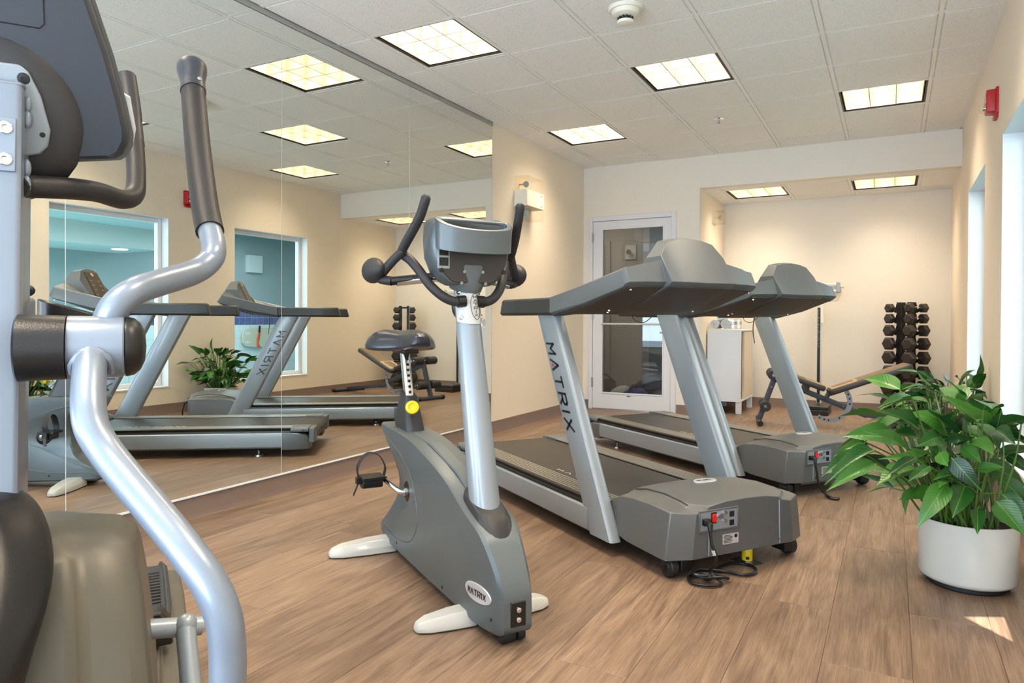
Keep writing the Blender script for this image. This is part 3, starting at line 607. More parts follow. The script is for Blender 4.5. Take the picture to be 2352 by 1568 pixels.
# ------------------------------------------------------------------ treadmills
def treadmill(name, label, loc, rz, group=None):
    t = thing(name, label, 'treadmill', loc, rz, group)
    # motor hood: lofted along u, chamfered front corners
    def hood_ring(u, hb, zs, zr, zc, zb):
        rw = .70
        half = [(hb * 1.025, zb), (hb * .99, zb + .55 * (zs - zb)), (hb * .955, zs - .004), (hb * .945, zs), (hb * rw + .014, zr - .007), (hb * rw, zr + .006), (hb * .4, zc - .003), (0, zc)]
        pts = [(u, w, z) for w, z in half] + [(u, -w, z) for w, z in half[-2::-1]]
        return pts
    m = MB()
    secs = [(-.375, .335, .205, .209, .214, .16), (-.35, .338, .222, .232, .240, .12), (-.29, .342, .245, .264, .280, .085), (-.2, .348, .258, .283, .303, .075), (-.08, .354, .264, .290, .312, .075),
            (.02, .358, .262, .284, .305, .075), (.058, .356, .258, .276, .298, .075), (.104, .262, .254, .270, .291, .078)]
    m.loft([hood_ring(*s) for s in secs]); hood = m.build('motor_hood', 'hood_grey', t, bev=.004, seg=3, ang=26)
    # ridge lines on the hood
    for s in (-1, 1):
        m = MB(); L = [(q[0], s * q[1] * .715, q[3] + .0012) for q in secs[2:7]]; m.tube(L, .0035, 6); m.build('hood_seam', 'under_grey', t)
        MB().tube([(.1045, s * .187, .262), (.106, s * .19, .085)], .003, 6).build('hood_seam', 'silver_paint', t)
    m = MB(); m.prism(ellipse(.034, .058, 28), lambda p, q, d: V((-.13 + p, q, .3105 + d - .0 * p)), -.004, .0035); plabel(m.build('hood_badge', 'badge', t, bev=.0015), 'oval maker badge on top of the hood')
    m = MB(); write(m, 'MATRIX', lambda x, y, d: V((-.135 + y, -.043 + x, .3139 + d)), .010, wide=.9, gap=.5, th=.2); stuff(m.build('badge_lettering', 'letter_black', t, smooth=False))
    # front socket panel (framed recess)
    fx = .104
    m = MB(); y0, y1, z0, z1 = -.235, -.045, .185, .258
    for q in ((y0 - .006, y0, z0 - .006, z1 + .006), (y1, y1 + .006, z0 - .006, z1 + .006), (y0, y1, z0 - .006, z0), (y0, y1, z1, z1 + .006)): m.box(fx - .002, fx + .006, *q)
    m.build('socket_surround', 'hood_grey', t, bev=.002)
    pnl = MB().box(fx - .001, fx + .0025, y0, y1, z0, z1).build('socket_panel', 'silver_paint', t, smooth=False)
    MB().box(fx, fx + .009, -.176, -.156, .214, .247).build('power_switch', 'red_switch', t, bev=.002)
    MB().box(fx, fx + .004, -.18, -.152, .209, .252).build('switch_bezel', 'black', t, bev=.001)
    m = MB(); m.box(fx, fx + .02, -.225, -.19, .208, .232); m.tube([(fx + .015, -.21, .22), (fx + .04, -.218, .217), (fx + .046, -.222, .195)], [.013, .012, .008], 10); m.build('plug', 'black', t, bev=.002)
    for y, z, r in ((-.135, .234, .011), (-.112, .246, .007), (-.112, .214, .007)):
        MB().rod((fx, y, z), (fx + .012, y, z), r, 14).build('screw', 'chrome', t)
    for z in (.202, .236): MB().box(fx, fx + .005, -.085, -.062, z - .011, z + .011).build('data_jack', 'black', t, bev=.001)
    lb = MB().box(fx, fx + .0015, -.118, -.036, .118, .158).build('rating_label', 'badge', t, smooth=False)
    m = MB(); random.seed(3)
    for i in range(6): m.box(fx + .0015, fx + .0019, -.112, -.066 + random.uniform(-.012, .004), .123 + i * .0055, .1255 + i * .0055)
    m.prism(ellipse(.008, .008, 14), lambda p, q, d: V((fx + .0015 + d, -.05 + p, .146 + q)), 0, .0004); stuff(m.build('label_print', 'letter_black', t, smooth=False))
    for y, z in ((-.165, .1), (.19, .1)): MB().rod((fx - .003, y, z), (fx + .003, y, z), .005, 10).build('screw', 'black', t)
    for s in (-1, 1): MB().rod((-.06, s * .352, .105), (-.06, s * .3565, .105), .005, 10).build('screw', 'black', t)
    # chassis below the hood, with transport wheels
    m = MB(); m.box(-.3, -.04, -.24, .24, .045, .085); m.box(-1.8, -.3, -.30, .30, .075, .15); m.build('chassis', 'under_grey', t, bev=.004)
    MB().box(-.05, -.012, -.25, .25, .030, .083).build('front_beam', 'silver_paint', t, bev=.003)
    for s in (-1, 1):
        MB().box(.005, .078, s * .275 - .025, s * .275 + .025, .03, .08).build('wheel_bracket', 'black', t, bev=.003)
        wl = MB().lathe([(0, -.019), (.035, -.019), (.04, -.014), (.04, .014), (.035, .019), (0, .019)], 24, (.03, s * .318, .0405), (0, 1, 0)).build('wheel', 'rubber', t)
        MB().lathe([(0, 0), (.022, 0), (.018, .004), (.007, .006), (.007, .01), (0, .011)], 16, (.03, s * .337, .0405), (0, s, 0)).build('wheel_hub', 'brown_black', wl)
    # deck: side rails, ribbed foot rails, belt, roller, end caps
    for s in (-1, 1):
        prof = [(.300, .060), (.388, .060), (.404, .072), (.408, .12), (.404, .166), (.392, .176), (.300, .176)]
        m = MB(); m.loft([[(u, s * w, z) for w, z in prof] for u in (-1.82, -.43)]); m.build('side_rail', 'silver_paint', t, ang=30)
        m = MB(); m.loft([[(u, s * w, z) for w, z in ((.30, .176), (.396, .176), (.394, .186), (.384, .19), (.388, .204), (.380, .207), (.30, .207))] for u in (-1.86, -.44)]); m.build('rail_gasket', 'black', t, ang=25)
        m = MB(); m.loft([[(u, s * w, z) for w, z in ((.252, .199), (.374, .199), (.376, .2035), (.252, .2035))] for u in (-1.88, -.36)]); fr = m.build('foot_rail', 'black', t, ang=20)
        m = MB()
        for k in range(6): m.loft([[(u, s * w, z) for w, z in ((.255 + k * .0198, .2035), (.269 + k * .0198, .2035), (.2682 + k * .0198, .2085), (.2558 + k * .0198, .2085))] for u in (-1.878, -.362)])
        m.build('rail_ribs', 'foot_rail', fr, ang=20)
        m = MB(); prf = lambda k, zt: [(s * (.245 + .0), .045), (s * (.408 * k), .05), (s * (.412 * k), .11), (s * (.405 * k), zt - .006), (s * (.38 * k), zt), (s * .265, zt), (s * .262, .12)]
        m.loft([[(u, w, z) for w, z in prf(k, zt)] for u, k, zt in ((-1.79, 1, .178), (-1.9, .995, .174), (-1.96, .965, .160), (-1.985, .92, .13))]); m.build('end_cap', 'console_grey', t, bev=.006)
        m = MB(); m.loft([[(u, s * w, z) for w, z in ((.25, .176), (.398, .178), (.398, .196), (.385, .212), (.25, .212))] for u in (-1.98, -1.85)]); m.loft([[(u, s * w, z) for w, z in ((.25, .10), (.39, .10), (.385, .205), (.25, .208))] for u in (-2.02, -1.98)]); m.build('roller_cover', 'console_grey', t, bev=.005)
        MB().rod((-1.94, s * .395, .19), (-1.94, s * .4005, .19), .006, 8).build('screw', 'black', t)
        m = MB(); m.lathe([(0, 0), (.03, 0), (.028, .012), (.008, .016), (.008, .04), (.034, .062), (0, .062)], 16, (-1.62, s * .35, 0)); m.build('levelling_foot', 'steel', t)
        # uprights, raked back, with printed lettering outside
        ring = lambda u, z, g=.172, th=.062: [(u + a, s * (.372 + c), z) for a, c in rrect(g, th, .02, 3)]
        up = MB().loft([ring(-.338, .058), ring(-.40, .18), ring(-.83, 1.03)]).build('upright', 'silver_paint', t, ang=30)
        m = MB(); sl = V((-.492, 0, .972)).normalized(); pd = V((.972, 0, .492)).normalized()
        # reads from the top downwards, seen from outside
        def place(x, y, d, s=s): return V((-.762, 0, .884)) + V((.10, 0, 0)) * 0 + (-sl) * x + V(((y - .045), 0, 0)) + V((0, s * (.4035 + d), 0)) if s < 0 else V((-.762, 0, .884)) + (-sl) * x + V(((y - .045), 0, 0)) * -1 + V((-.01, 0, 0)) + V((0, .4035 + d, 0))
        write(m, 'MATRIX', place, .062, wide=.86, gap=.53, th=.19); stuff(m.build('lettering', 'letter_black', t, smooth=False))
        m = MB(); m.prism(ellipse(.008, .008, 14), lambda p, q, d, s=s: place(.114 + p, .010 + q, d), 0, .0012); m.build('letter_dot', 'red', t, smooth=False)
        # moulded handlebar
        pr = [(s * w, z) for w, z in ((.352, 1.03), (.36, 1.022), (.42, 1.022), (.43, 1.032), (.426, 1.10), (.416, 1.108), (.366, 1.108), (.355, 1.10))]
        c0 = V((0, s * .39, 1.066))
        m = MB(); m.loft([[c0 + (V((0, w, z)) - c0) * k + V((u, 0, 0)) + V((-.02 * (1 - (z - 1.022) / .086) * (1 if i in (0, 1) else 0), 0, 0)) for w, z in pr] for i, (u, k) in enumerate(((-1.275, .86), (-1.265, 1), (-1.1, 1), (-.735, 1)))])
        m.build('handlebar', 'dark_plastic', t, bev=.004)
    m = MB(); m.add([], [])
    bw = .245; path = [(-.34, .2005), (-1.2, .2005), (-1.97, .2005)] + [(-1.97 - .052 * sin(a), .1485 + .052 * cos(a)) for a in (radians(25 * k) for k in range(1, 8))] + [(-1.9, .1)]
    bt = [(u, z - .004) for u, z in path]
    m.loft([[(u, -bw, z), (u, bw, z), (q[0] + (.004 if q[1] < z - .01 else 0), bw, z - .004), (q[0], -bw, z - .004)] for (u, z), q in zip(path, bt)]); m.build('belt', 'belt', t)
    m = MB(); write(m, 'MATRIX', lambda x, y, d: V((-1.05 + x, -.2 + y * .35, .2007 + d)), .042, wide=1.2, gap=.8, th=.2, thick=.0004); stuff(m.build('belt_print', 'letter_white', t, smooth=False))
    # console: lofted across w
    def sec(w, p):
        def k(u): f = min(1, max(0, (u + .735) / .5)); return 1 - .15 * f * f * (3 - 2 * f)
        return [(u, w * k(u), z) for u, z in p]
    arm = [(-.735, 1.024), (-.735, 1.108), (-.60, 1.135), (-.45, 1.171), (-.28, 1.212), (-.225, 1.222), (-.195, 1.158), (-.215, 1.142), (-.48, 1.070)]
    tip = [(u * .97 - .02, (z - 1.1) * .88 + 1.1) for u, z in arm]
    inn = [(-.735, 1.026), (-.735, 1.106), (-.60, 1.128), (-.45, 1.166), (-.28, 1.214), (-.222, 1.228), (-.185, 1.160), (-.205, 1.145), (-.46, 1.068)]
    s32 = [(-.665, 1.034), (-.67, 1.084), (-.575, 1.095), (-.45, 1.125), (-.26, 1.226), (-.215, 1.236), (-.178, 1.161), (-.20, 1.146), (-.44, 1.062)]
    s20 = [(-.62, 1.034), (-.63, 1.068), (-.545, 1.078), (-.44, 1.110), (-.25, 1.248), (-.21, 1.256), (-.172, 1.162), (-.19, 1.148), (-.42, 1.056)]
    s18 = [(-.61, 1.034), (-.62, 1.066), (-.54, 1.076), (-.43, 1.108), (-.315, 1.275), (-.215, 1.278), (-.138, 1.162), (-.158, 1.147), (-.42, 1.054)]
    s13 = [(-.60, 1.033), (-.61, 1.064), (-.53, 1.074), (-.42, 1.108), (-.30, 1.350), (-.236, 1.340), (-.118, 1.160), (-.14, 1.145), (-.41, 1.050)]
    s08 = [(-.60, 1.033), (-.61, 1.064), (-.53, 1.074), (-.42, 1.108), (-.295, 1.363), (-.238, 1.355), (-.112, 1.159), (-.134, 1.144), (-.41, 1.048)]
    s00 = [(-.60, 1.033), (-.61, 1.064), (-.53, 1.074), (-.42, 1.108), (-.292, 1.369), (-.238, 1.361), (-.109, 1.158), (-.131, 1.143), (-.41, 1.047)]
    L = [(.43, tip), (.418, arm), (.37, inn), (.335, s32), (.212, s20), (.208, s18), (.150, s13), (.08, s08)]
    rings = [sec(-w, p) for w, p in L] + [sec(0, s00)] + [sec(w, p) for w, p in L[::-1]]
    cons = MB().loft(rings).build('console', 'console_grey', t, bev=.006, seg=3, ang=26)
    # underside tray, a separate darker moulding
    m = MB()
    def und(w, p): return sec(w, [(u, z - .007) for u, z in (p[7], p[8], p[0])] + [(u, z + .003) for u, z in (p[0], p[8], p[7])])
    m.loft([und(-w * .97, p) for w, p in L[1:]] + [und(0, s00)] + [und(w * .97, p) for w, p in L[:0:-1]]); m.build('underside_cover', 'under_grey', t, ang=30)
    for u, w in ((-.22, -.33), (-.22, -.12), (-.22, .12), (-.22, .33), (-.45, -.28), (-.45, -.05), (-.45, .2), (-.55, -.22), (-.55, .1)):
        zz = 1.143 + (u + .15) * (.096 / .27) if u > -.42 else 1.048 + (u + .42) * .07; zz += .012 if abs(w) > .3 else 0
        MB().rod((u, w, zz - .006), (u, w, zz), .006, 8).build('screw', 'chrome', t)
    # display
    m = MB(); a, b = V((-.418, 0, 1.114)), V((-.297, 0, 1.360)); ax = (b - a); nn = V((-ax.z, 0, ax.x)).normalized()
    m.prism([(.04, -.11), (.04, .11), (.93, .095), (.93, -.095)], lambda p, q, d: a + ax * p + V((0, q, 0)) + nn * d, .0, .005); dsp = m.build('display', 'display', t, bev=.003)
    m = MB(); m.prism(ellipse(.03, .02, 18), lambda p, q, d: a + ax * .85 + V((0, q, 0)) + ax.normalized() * p * .5 + nn * d, .005, .007); m.build('display_badge', 'badge', dsp, smooth=False)
    m = MB()
    for i in range(4):
        for y in (-.07, -.05, .05, .07): m.prism(rrect(.006, .012, .002, 1), lambda p, q, d, i=i, y=y: a + ax * (.25 + i * .14) + V((0, q + y, 0)) + ax.normalized() * p + nn * d, .005, .0065)
    m.build('buttons', 'badge', dsp, smooth=False)
    for s in (-1, 1):
        m = MB(); m.loft([[(u, s * w, z) for w, z in ((.21, 1.075), (.32, 1.08), (.32, 1.089 + .0), (.21, 1.084))] for u in (-.575, -.50)]); m.build('tray_well', 'dark_plastic', t, smooth=False)
    m = MB(); m.tube(cr([(-.6, -.05, 1.036), (-.6, -.03, 1.0), (-.6, .03, .99), (-.6, .1, 1.036)], 5), .002, 6); m.build('safety_cord', 'black', t)
    return t
RZ1, RZ2 = radians(-35.2), radians(-35.8)
tm1 = treadmill('treadmill', 'grey treadmill in front, hood and red switch facing the camera', (2.4975, 2.9745, 0), RZ1, 'grey treadmills with silver uprights')
tm2 = copy_tree(tm1); tm2.location = (2.728, 4.568, 0); tm2.rotation_euler.z = RZ2
tm2['label'] = 'second grey treadmill, behind the first and partly hidden by plant leaves'
def treadmill_extras():
    # tm2's dangling cord, cloth on its console
    M2 = Matrix.Translation(tm2.location) @ Matrix.Rotation(RZ2, 4, 'Z'); M1 = Matrix.Translation(tm1.location) @ Matrix.Rotation(RZ1, 4, 'Z')
    m = MB(); m.tube(cr([(-.56, .02, 1.04), (-.57, .02, 1.0), (-.57, .015, .93), (-.56, .02, .85)], 4), .003, 6); m.build('hanging_cord', 'black', tm2)
    t = thing('folded_cloth', 'crumpled red cloth lying on the rear treadmill console', 'cloth', M2 @ V((-.57, .16, 1.089)), RZ2)
    m = MB(); random.seed(5); g = 9
    vs = [(-.05 + .1 * i / (g - 1), -.07 + .14 * j / (g - 1), .006 + .011 * (1 + sin(i * 1.7 + j * .9)) * (1 if 0 < i < g - 1 and 0 < j < g - 1 else .2)) for i in range(g) for j in range(g)]
    fs = [(i * g + j, (i + 1) * g + j, (i + 1) * g + j + 1, i * g + j + 1) for i in range(g - 1) for j in range(g - 1)]
    n = len(vs); vs += [(x, y, z - .006) for x, y, z in vs]; fs += [tuple(k + n for k in f)[::-1] for f in fs]
    m.add(vs, fs); m.build('cloth', 'cloth_red', t, ang=80)
    # power cords
    t = thing('power_cord', 'black power cord coiled on the floor below the front treadmill socket', 'cord', M1 @ V((.2, -.15, 0)), 0)
    inv = Matrix.Translation(-(M1 @ V((.2, -.15, 0))))
    P = lambda L: [inv @ M1 @ V(p) for p in L]
    path = [(.148, -.222, .197), (.158, -.222, .15), (.17, -.21, .10), (.20, -.185, .04), (.24, -.17, .012), (.255, -.20, .010), (.235, -.245, .010), (.19, -.27, .010), (.145, -.24, .014), (.16, -.17, .02), (.22, -.12, .012), (.235, -.16, .026), (.19, -.235, .024), (.13, -.21, .012), (.12, -.13, .010), (.16, -.07, .010), (.22, -.03, .010), (.21, .04, .010), (.15, .07, .010), (.10, .03, .010), (.105, -.05, .010), (.15, -.13, .02), (.21, -.2, .03), (.18, -.25, .034), (.14, -.19, .03), (.18, -.11, .026), (.15, -.05, .012), (.06, -.02, .010), (-.03, .0, .012)]
    path = path[:3] + [(u - (.055 if z < .045 else 0), w - (.03 if z < .045 else 0), z) for u, w, z in path[3:-3]]
    m = MB(); m.tube(cr(P(path), 6), .0062, 8); m.build('cable', 'black', t)
    m = MB(); c = P([(.14, -.23, .022)])[0]; m.ball(c, .02, 10, 6, (1.2, .8, .8)); m.build('cable_tie', 'rubber', t)
    m = MB(); m.tube(P([(.163, -.219, .128), (.167, -.215, .11)]), .008, 8); m.build('tag', 'badge', t)
    t = thing('power_cord', 'short black power cord hanging from the rear treadmill socket', 'cord', M2 @ V((.2, -.2, 0)), 0)
    inv2 = Matrix.Translation(-(M2 @ V((.2, -.2, 0))))
    m = MB(); m.tube(cr([inv2 @ M2 @ V(p) for p in [(.148, -.222, .197), (.16, -.222, .15), (.165, -.215, .09), (.18, -.19, .04), (.21, -.16, .01), (.23, -.13, .008), (.24, -.16, .008), (.20, -.17, .008), (.12, -.1, .008), (.04, -.03, .01)]], 6), .0062, 8); m.build('cable', 'black', t)
    # spray can under the front edge
    c = M1 @ V((.034, .082, 0))
    t = thing('spray_can', 'small yellow can standing on a metal plate under the treadmill', 'can', (c.x, c.y, .003))
    MB().lathe([(0, 0), (.021, 0), (.022, .003), (.022, .062), (.019, .068), (0, .068)], 22).build('body', 'yellow', t)
    MB().lathe([(0.0, .067), (.012, .067), (.012, .08), (0, .082)], 16).build('cap', 'yellow', t)
    MB().lathe([(.0, -.0005), (.0224, 0), (.0224, .006), (0, .006)], 22).build('rim', 'steel', t)
    m = MB()
    for k in range(9): a = -1.6 + k * .07; m.box(0, .0006, -.0005 - (k % 3) * .0003, .0008, .012, .024, Matrix.Rotation(a, 4, 'Z') @ Matrix.Translation((.0219, 0, 0)))
    stuff(m.build('bar_stripes', 'letter_black', t, smooth=False))
    tag(MB().box(-.05, .05, -.04, .04, 0, .003, None).build('metal_plate', 'steel', smooth=False), 'flat metal plate on the floor under the yellow can', 'plate').matrix_world = Matrix.Translation((c.x, c.y, 0)) @ Matrix.Rotation(RZ1, 4, 'Z')
treadmill_extras()
# ------------------------------------------------------------------ upright exercise bike
def bike():
    t = thing('exercise_bike', 'grey upright exercise bike with yellow seat knob facing the camera', 'exercise bike', (1.875, 2.035, 0), radians(-34))
    # shroud: stack of (u, z) outlines for half width w
    mid = [(-.965, .522), (-.93, .536), (-.72, .536), (-.55, .528), (-.40, .506), (-.15, .447), (.03, .372), (.13, .335), (.20, .272), (.262, .18), (.272, .09), (.262, .045), (.19, .026), (0, .03), (-.30, .03), (-.585, .033), (-.90, .034), (-.965, .046), (-.968, .068), (-.90, .108), (-.82, .158), (-.775, .225), (-.757, .30), (-.757, .372), (-.778, .435), (-.846, .482), (-.93, .508)]
    mid = [(p.x, p.y) for p in cr([(a, b, 0) for a, b in mid + mid[:1]], 3)[:-1]]
    def hw(u, z):
        q = .078 - .045 * math.exp(-(((u + .71) / .19) ** 2 + ((z - .29) / .13) ** 2))
        if u > .1: q -= .022 * min(1, (u - .1) / .15)
        if u < -.8: q *= 1 - .35 * min(1, (-.8 - u) / .17)
        return q
    m = MB(); rings = []; cx, cz = -.35, .33
    for s, ks in ((-1, (.02, .3, .55, .75, .9, .975, 1.0)), (1, (1.0, .975, .9, .75, .55, .3, .02))):
        for k in ks:
            R = []
            for u, z in mid:
                uu, zz = cx + (u - cx) * k, cz + (z - cz) * k; R.append((uu, s * hw(uu, zz) * (.84 if k == 1 else 1), zz))
            rings.append(R)
    m.loft(rings); sh = m.build('shroud', 'bike_grey', t, ang=32)
    # top spine strip and panel relief on both sides
    m = MB(); L = [(-.58, .530), (-.40, .510), (-.15, .452), (.0, .390)]; m.loft([[(u, -.026, z), (u, -.022, z + .006), (u, .022, z + .006), (u, .026, z)] for u, z in L]); m.build('spine', 'bike_grey', t)
    for s in (-1, 1):
        # raised lip sweeping round the scooped crank recess
        m = MB(); lip = cr([(-.86, .50, 0), (-.70, .46, 0), (-.55, .40, 0), (-.44, .30, 0), (-.42, .20, 0), (-.50, .12, 0), (-.66, .085, 0), (-.88, .085, 0)], 5)
        m.tube([(p.x, s * (hw(p.x, p.y) - .001), p.y) for p in lip], [.0005] + [.0032] * (len(lip) - 2) + [.0005], 6); m.build('recess_lip', 'bike_grey', t)
        MB().lathe([(0, -.01), (.043, -.01), (.043, .004), (.036, .007), (0, .007)], 28, (-.61, s * .044, .29), (0, s, 0)).build('crank_disc', 'black', t)
        fx, fz = (-.05, .0) if s < 0 else (.05, 0)
        m = MB(); ck = V((-.61, s * .058, .29)); d = V((-.105, 0, .04)) if s < 0 else V((.11, 0, -.035)); e = ck + d + V((0, s * .055, 0)); 
        m.tube(cr([ck - V((0, s * .015, 0)), ck + V((0, s * .012, 0)), ck + d * .25 + V((0, s * .03, 0)), e - d * .1, e], 4), .0105, 12); m.lathe([(0, 0), (.018, 0), (.016, .014), (0, .016)], 16, ck - V((0, s * .008, 0)), (0, s, 0)); crk = m.build('crank', 'chrome', t)
        pe = e + V((0, s * .055, 0))
        m = MB(); m.box(pe.x - .045, pe.x + .045, pe.y - .05, pe.y + .05, pe.z + .004, pe.z + .018); m.loft([[(pe.x + a, pe.y + yy, pe.z - .012 + c) for a, c in rrect(.052, .04, .012, 3)] for yy in (-.042, .042)]); m.rod(e - V((0, s * .012, 0)), pe, .008, 10); pdl = m.build('pedal', 'black', t, bev=.004)
        m = MB(); m.tube(cr([(pe.x - .01, pe.y - .052, pe.z + .005), (pe.x, pe.y - .058, pe.z + .06), (pe.x, pe.y - .02, pe.z + .11), (pe.x, pe.y + .03, pe.z + .10), (pe.x, pe.y + .058, pe.z + .05), (pe.x - .01, pe.y + .054, pe.z + .004)], 6), .017, 8, flat=(.14, 1)); m.build('pedal_strap', 'rubber', pdl)
        m = MB(); q = s * .056 if s < 0 else s * .056; m.box(pe.x - .014, pe.x + .014, pe.y + q - .008, pe.y + q + .012, pe.z - .012, pe.z + .014); m.tube(cr([(pe.x, pe.y + q, pe.z - .01), (pe.x - .004, pe.y + q * 1.15, pe.z - .035), (pe.x - .012, pe.y + q * 1.3, pe.z - .06)], 3), .009, 6, flat=(.2, 1)); m.build('buckle', 'black', pdl)
        for u, z in ((-.66, .068), (-.15, .056), (.21, .075)): MB().rod((u, s * (hw(u, z) - .006), z), (u, s * (hw(u, z) + .0015), z), .006, 8).build('screw', 'black', t)
        # oval badge low at the front
        m = MB(); m.prism(ellipse(.079, .030, 32), lambda p, q, d, s=s: V((.135 + p, s * (hw(.135 + p, .13) - .003 + d), .134 + q)), 0, .0065); plabel(m.build('side_badge', 'badge', t, bev=.002), 'silver oval maker badge')
        m = MB(); sg = 1 if s < 0 else -1; write(m, 'MATRIX', lambda x, y, d, s=s, sg=sg: V((.135 + sg * (x - .052), s * (hw(.135 + sg * (x - .052), .13) + .0037 + d), .124 + y)), .018, wide=.75, gap=.36, th=.14); stuff(m.build('badge_lettering', 'letter_black', t, smooth=False))
    # mast boot
    bx = lambda u, w, z: (u, w, z)
    m = MB(); m.loft([[bx(.045 + (u) * k + dx, w * k2, z + .32 * (-u) * (1 if j > 1 else .7)) for u, w in rrect(.21, .118, .05, 5)] for j, (z, k, k2, dx) in enumerate(((.262, 1.06, 1.02, .035), (.30, 1.06, 1.04, .03), (.375, .96, .96, .0), (.398, .84, .86, -.01)))])
    m.build('mast_boot', 'dark_plastic', t, bev=.006, ang=30)
    # mast: oval tube leaning back
    el = lambda c, a, b: [(c[0] + a * cos(k * pi / 14), b * sin(k * pi / 14), c[1] - .2 * a * cos(k * pi / 14)) for k in range(28)]
    m = MB(); m.loft([el((.035, .37), .058, .051), el((-.052, .749), .052, .047), el((-.147, 1.165), .046, .040)]); m.build('mast', 'silver_paint', t, ang=60)
    # maker plate on the mast front
    mx = lambda z: .035 + (z - .37) * (-.182 / .795)
    def mp(p, q, d):       # p across, q up along the mast, wraps the oval
        z = 1.055 + q; a = p / .043; r = .0475 + d; return V((mx(z) + r * 1.02 * cos(a) , -.0 + .042 * sin(a) * (1 + d / .045), z - .2 * r * cos(a)))
    m = MB(); g = [[mp(p, q, d) for p in [(-.062 + .124 * i / 10) for i in range(11)]] for q, d in ((-.062, 0), (-.062, .004), (.06, .004), (.06, 0))]
    m.loft(g, cap=False, closed=False); plabel(m.build('mast_plate', 'white_paint', t, ang=30), 'pale curved plate with an upright oval badge')
    for p in (-.042, .048):
        for q in (-.044, .044):
            c = mp(p, q, .004); n = (mp(p, q, .01) - c).normalized(); MB().lathe([(0, 0), (.009, 0), (.008, .004), (.003, .0045), (.003, .002), (0, .002)], 14, c, n).build('bolt', 'chrome', t)
    m = MB(); N_ = 40
    ring_o = [mp(.012 + .019 * cos(2 * pi * k / N_), .045 * sin(2 * pi * k / N_), .0052) for k in range(N_ + 1)]; m.tube(ring_o, .0009, 5); stuff(m.build('oval_outline', 'letter_black', t))
    m = MB()
    for i, ch in enumerate('MATRIX'): write(m, ch, lambda x, y, d, i=i: mp(.012 - .008 + (x if 'MATRIX'[i] != 'I' else x + .006), .027 - i * .0125 + y, .0045 + d), .009, wide=1.7, th=.16, thick=.0008)
    stuff(m.build('plate_lettering', 'letter_black', t, smooth=False))
    # console head
    cu = -.055
    def crg(u, k, dz=0, hw=.15): return [(u, hw * k * a, 1.236 + dz + k * .12 * b) for a, b in [(-.72, 1), (.72, 1), (.90, .93), (.98, .78), (1, .3), (.97, -.25), (.80, -.72), (.62, -.93), (.5, -1), (-.5, -1), (-.62, -.93), (-.80, -.72), (-.97, -.25), (-1, .3), (-.98, .78), (-.90, .93)]]
    m = MB(); m.loft([crg(-.185, .90, .006), crg(-.175, .97, .005), crg(-.13, 1.0), crg(-.085, .97, -.002), crg(-.07, .90, -.005)]); hd = m.build('console', 'bike_grey', t, bev=.006, ang=32)
    MB().loft([crg(-.066, .88, -.005), crg(-.072, .9, -.005)]).build('console_back', 'under_grey', t, bev=.002)
    MB().loft([crg(-.192, .74, .012), crg(-.184, .78, .012)]).build('display', 'display', t, bev=.003)
    # bottle tray: D-shaped cup on the front
    m = MB()
    def tray(k, z, off=0, tl=.55): return [(-.07 + off + (k * .08 * max(0, b) ** .75), k * .142 * a + .0, z - tl * (k * .08 * max(0, b) ** .75)) for a, b in [(cos(pi * i / 22), sin(pi * i / 22)) for i in range(23)]]
    o_t, i_t, i_b, o_b = tray(1, 1.340), tray(.86, 1.340, .004), tray(.84, 1.285, .004), tray(.97, 1.238, 0, .25)
    m.loft([i_b, i_t, o_t, o_b], cap=True); m.build('bottle_tray', 'bike_grey', t, bev=.004, ang=45)
    m = MB(); m.loft([tray(.835, 1.285, .005), tray(.835, 1.287, .005)]); m.build('tray_floor', 'under_grey', t)
    # neck joining console and mast
    m = MB(); m.loft([[(u + a, c, z - .25 * a) for a, c in rrect(g, hh, min(g, hh) * .45, 5)] for u, z, g, hh in ((-.135, 1.105, .115, .105), (-.125, 1.14, .12, .13), (-.115, 1.19, .10, .15), (-.11, 1.23, .08, .14))]); m.build('neck', 'bike_grey', t, ang=50)
    for w, z in ((-.045, 1.125), (.045, 1.125), (-.035, 1.165), (.035, 1.165)): MB().rod((-.07, w, z), (-.062, w, z - .002), .006, 10).build('screw', 'steel', t)
    for w, z in ((-.125, 1.32), (-.118, 1.165), (.118, 1.165)): MB().rod((-.068, w, z), (-.0625, w, z), .008, 12).build('screw', 'black', t)
    m = MB(); m.box(-.07, -.0635, -.132, -.088, 1.17, 1.252); m.build('jack_recess', 'silver_paint', t, bev=.002)
    for z in (1.194, 1.229): MB().box(-.066, -.0615, -.127, -.094, z - .014, z + .014).build('data_jack', 'black', t, bev=.001)
    # handlebars
    horn = lambda s: cr([(-.085, s * .028, 1.062), (-.09, s * .055, 1.060), (-.10, s * .095, 1.075), (-.125, s * .135, 1.115), (-.16, s * .165, 1.17), (-.19, s * .185, 1.205), (-.21, s * .20, 1.222), (-.20, s * .212, 1.235), (-.17, s * .208, 1.262), (-.13, s * .198, 1.30), (-.09, s * .186, 1.345), (-.065, s * .18, 1.385), (-.055, s * .176, 1.412)], 5)
    for s in (-1, 1):
        m = MB(); P = horn(s); r = [.0165] * len(P); r[-1] = .008; r[-2] = .0145; m.tube(P, r, 14); m.build('handlebar', 'foam_black', t)
        m = MB(); P = cr([(-.19, s * .208, 1.238), (-.225, s * .235, 1.205), (-.255, s * .262, 1.165), (-.27, s * .272, 1.147), (-.262, s * .262, 1.138), (-.24, s * .235, 1.133)], 5); m.tube(P, .0165, 14); m.build('lower_grip', 'foam_black', t)
        m = MB(); m.rod((-.24, s * .235, 1.133), (-.15, s * .05, 1.155), .0155, 14); m.build('crossbar', 'sleeve_black', t)
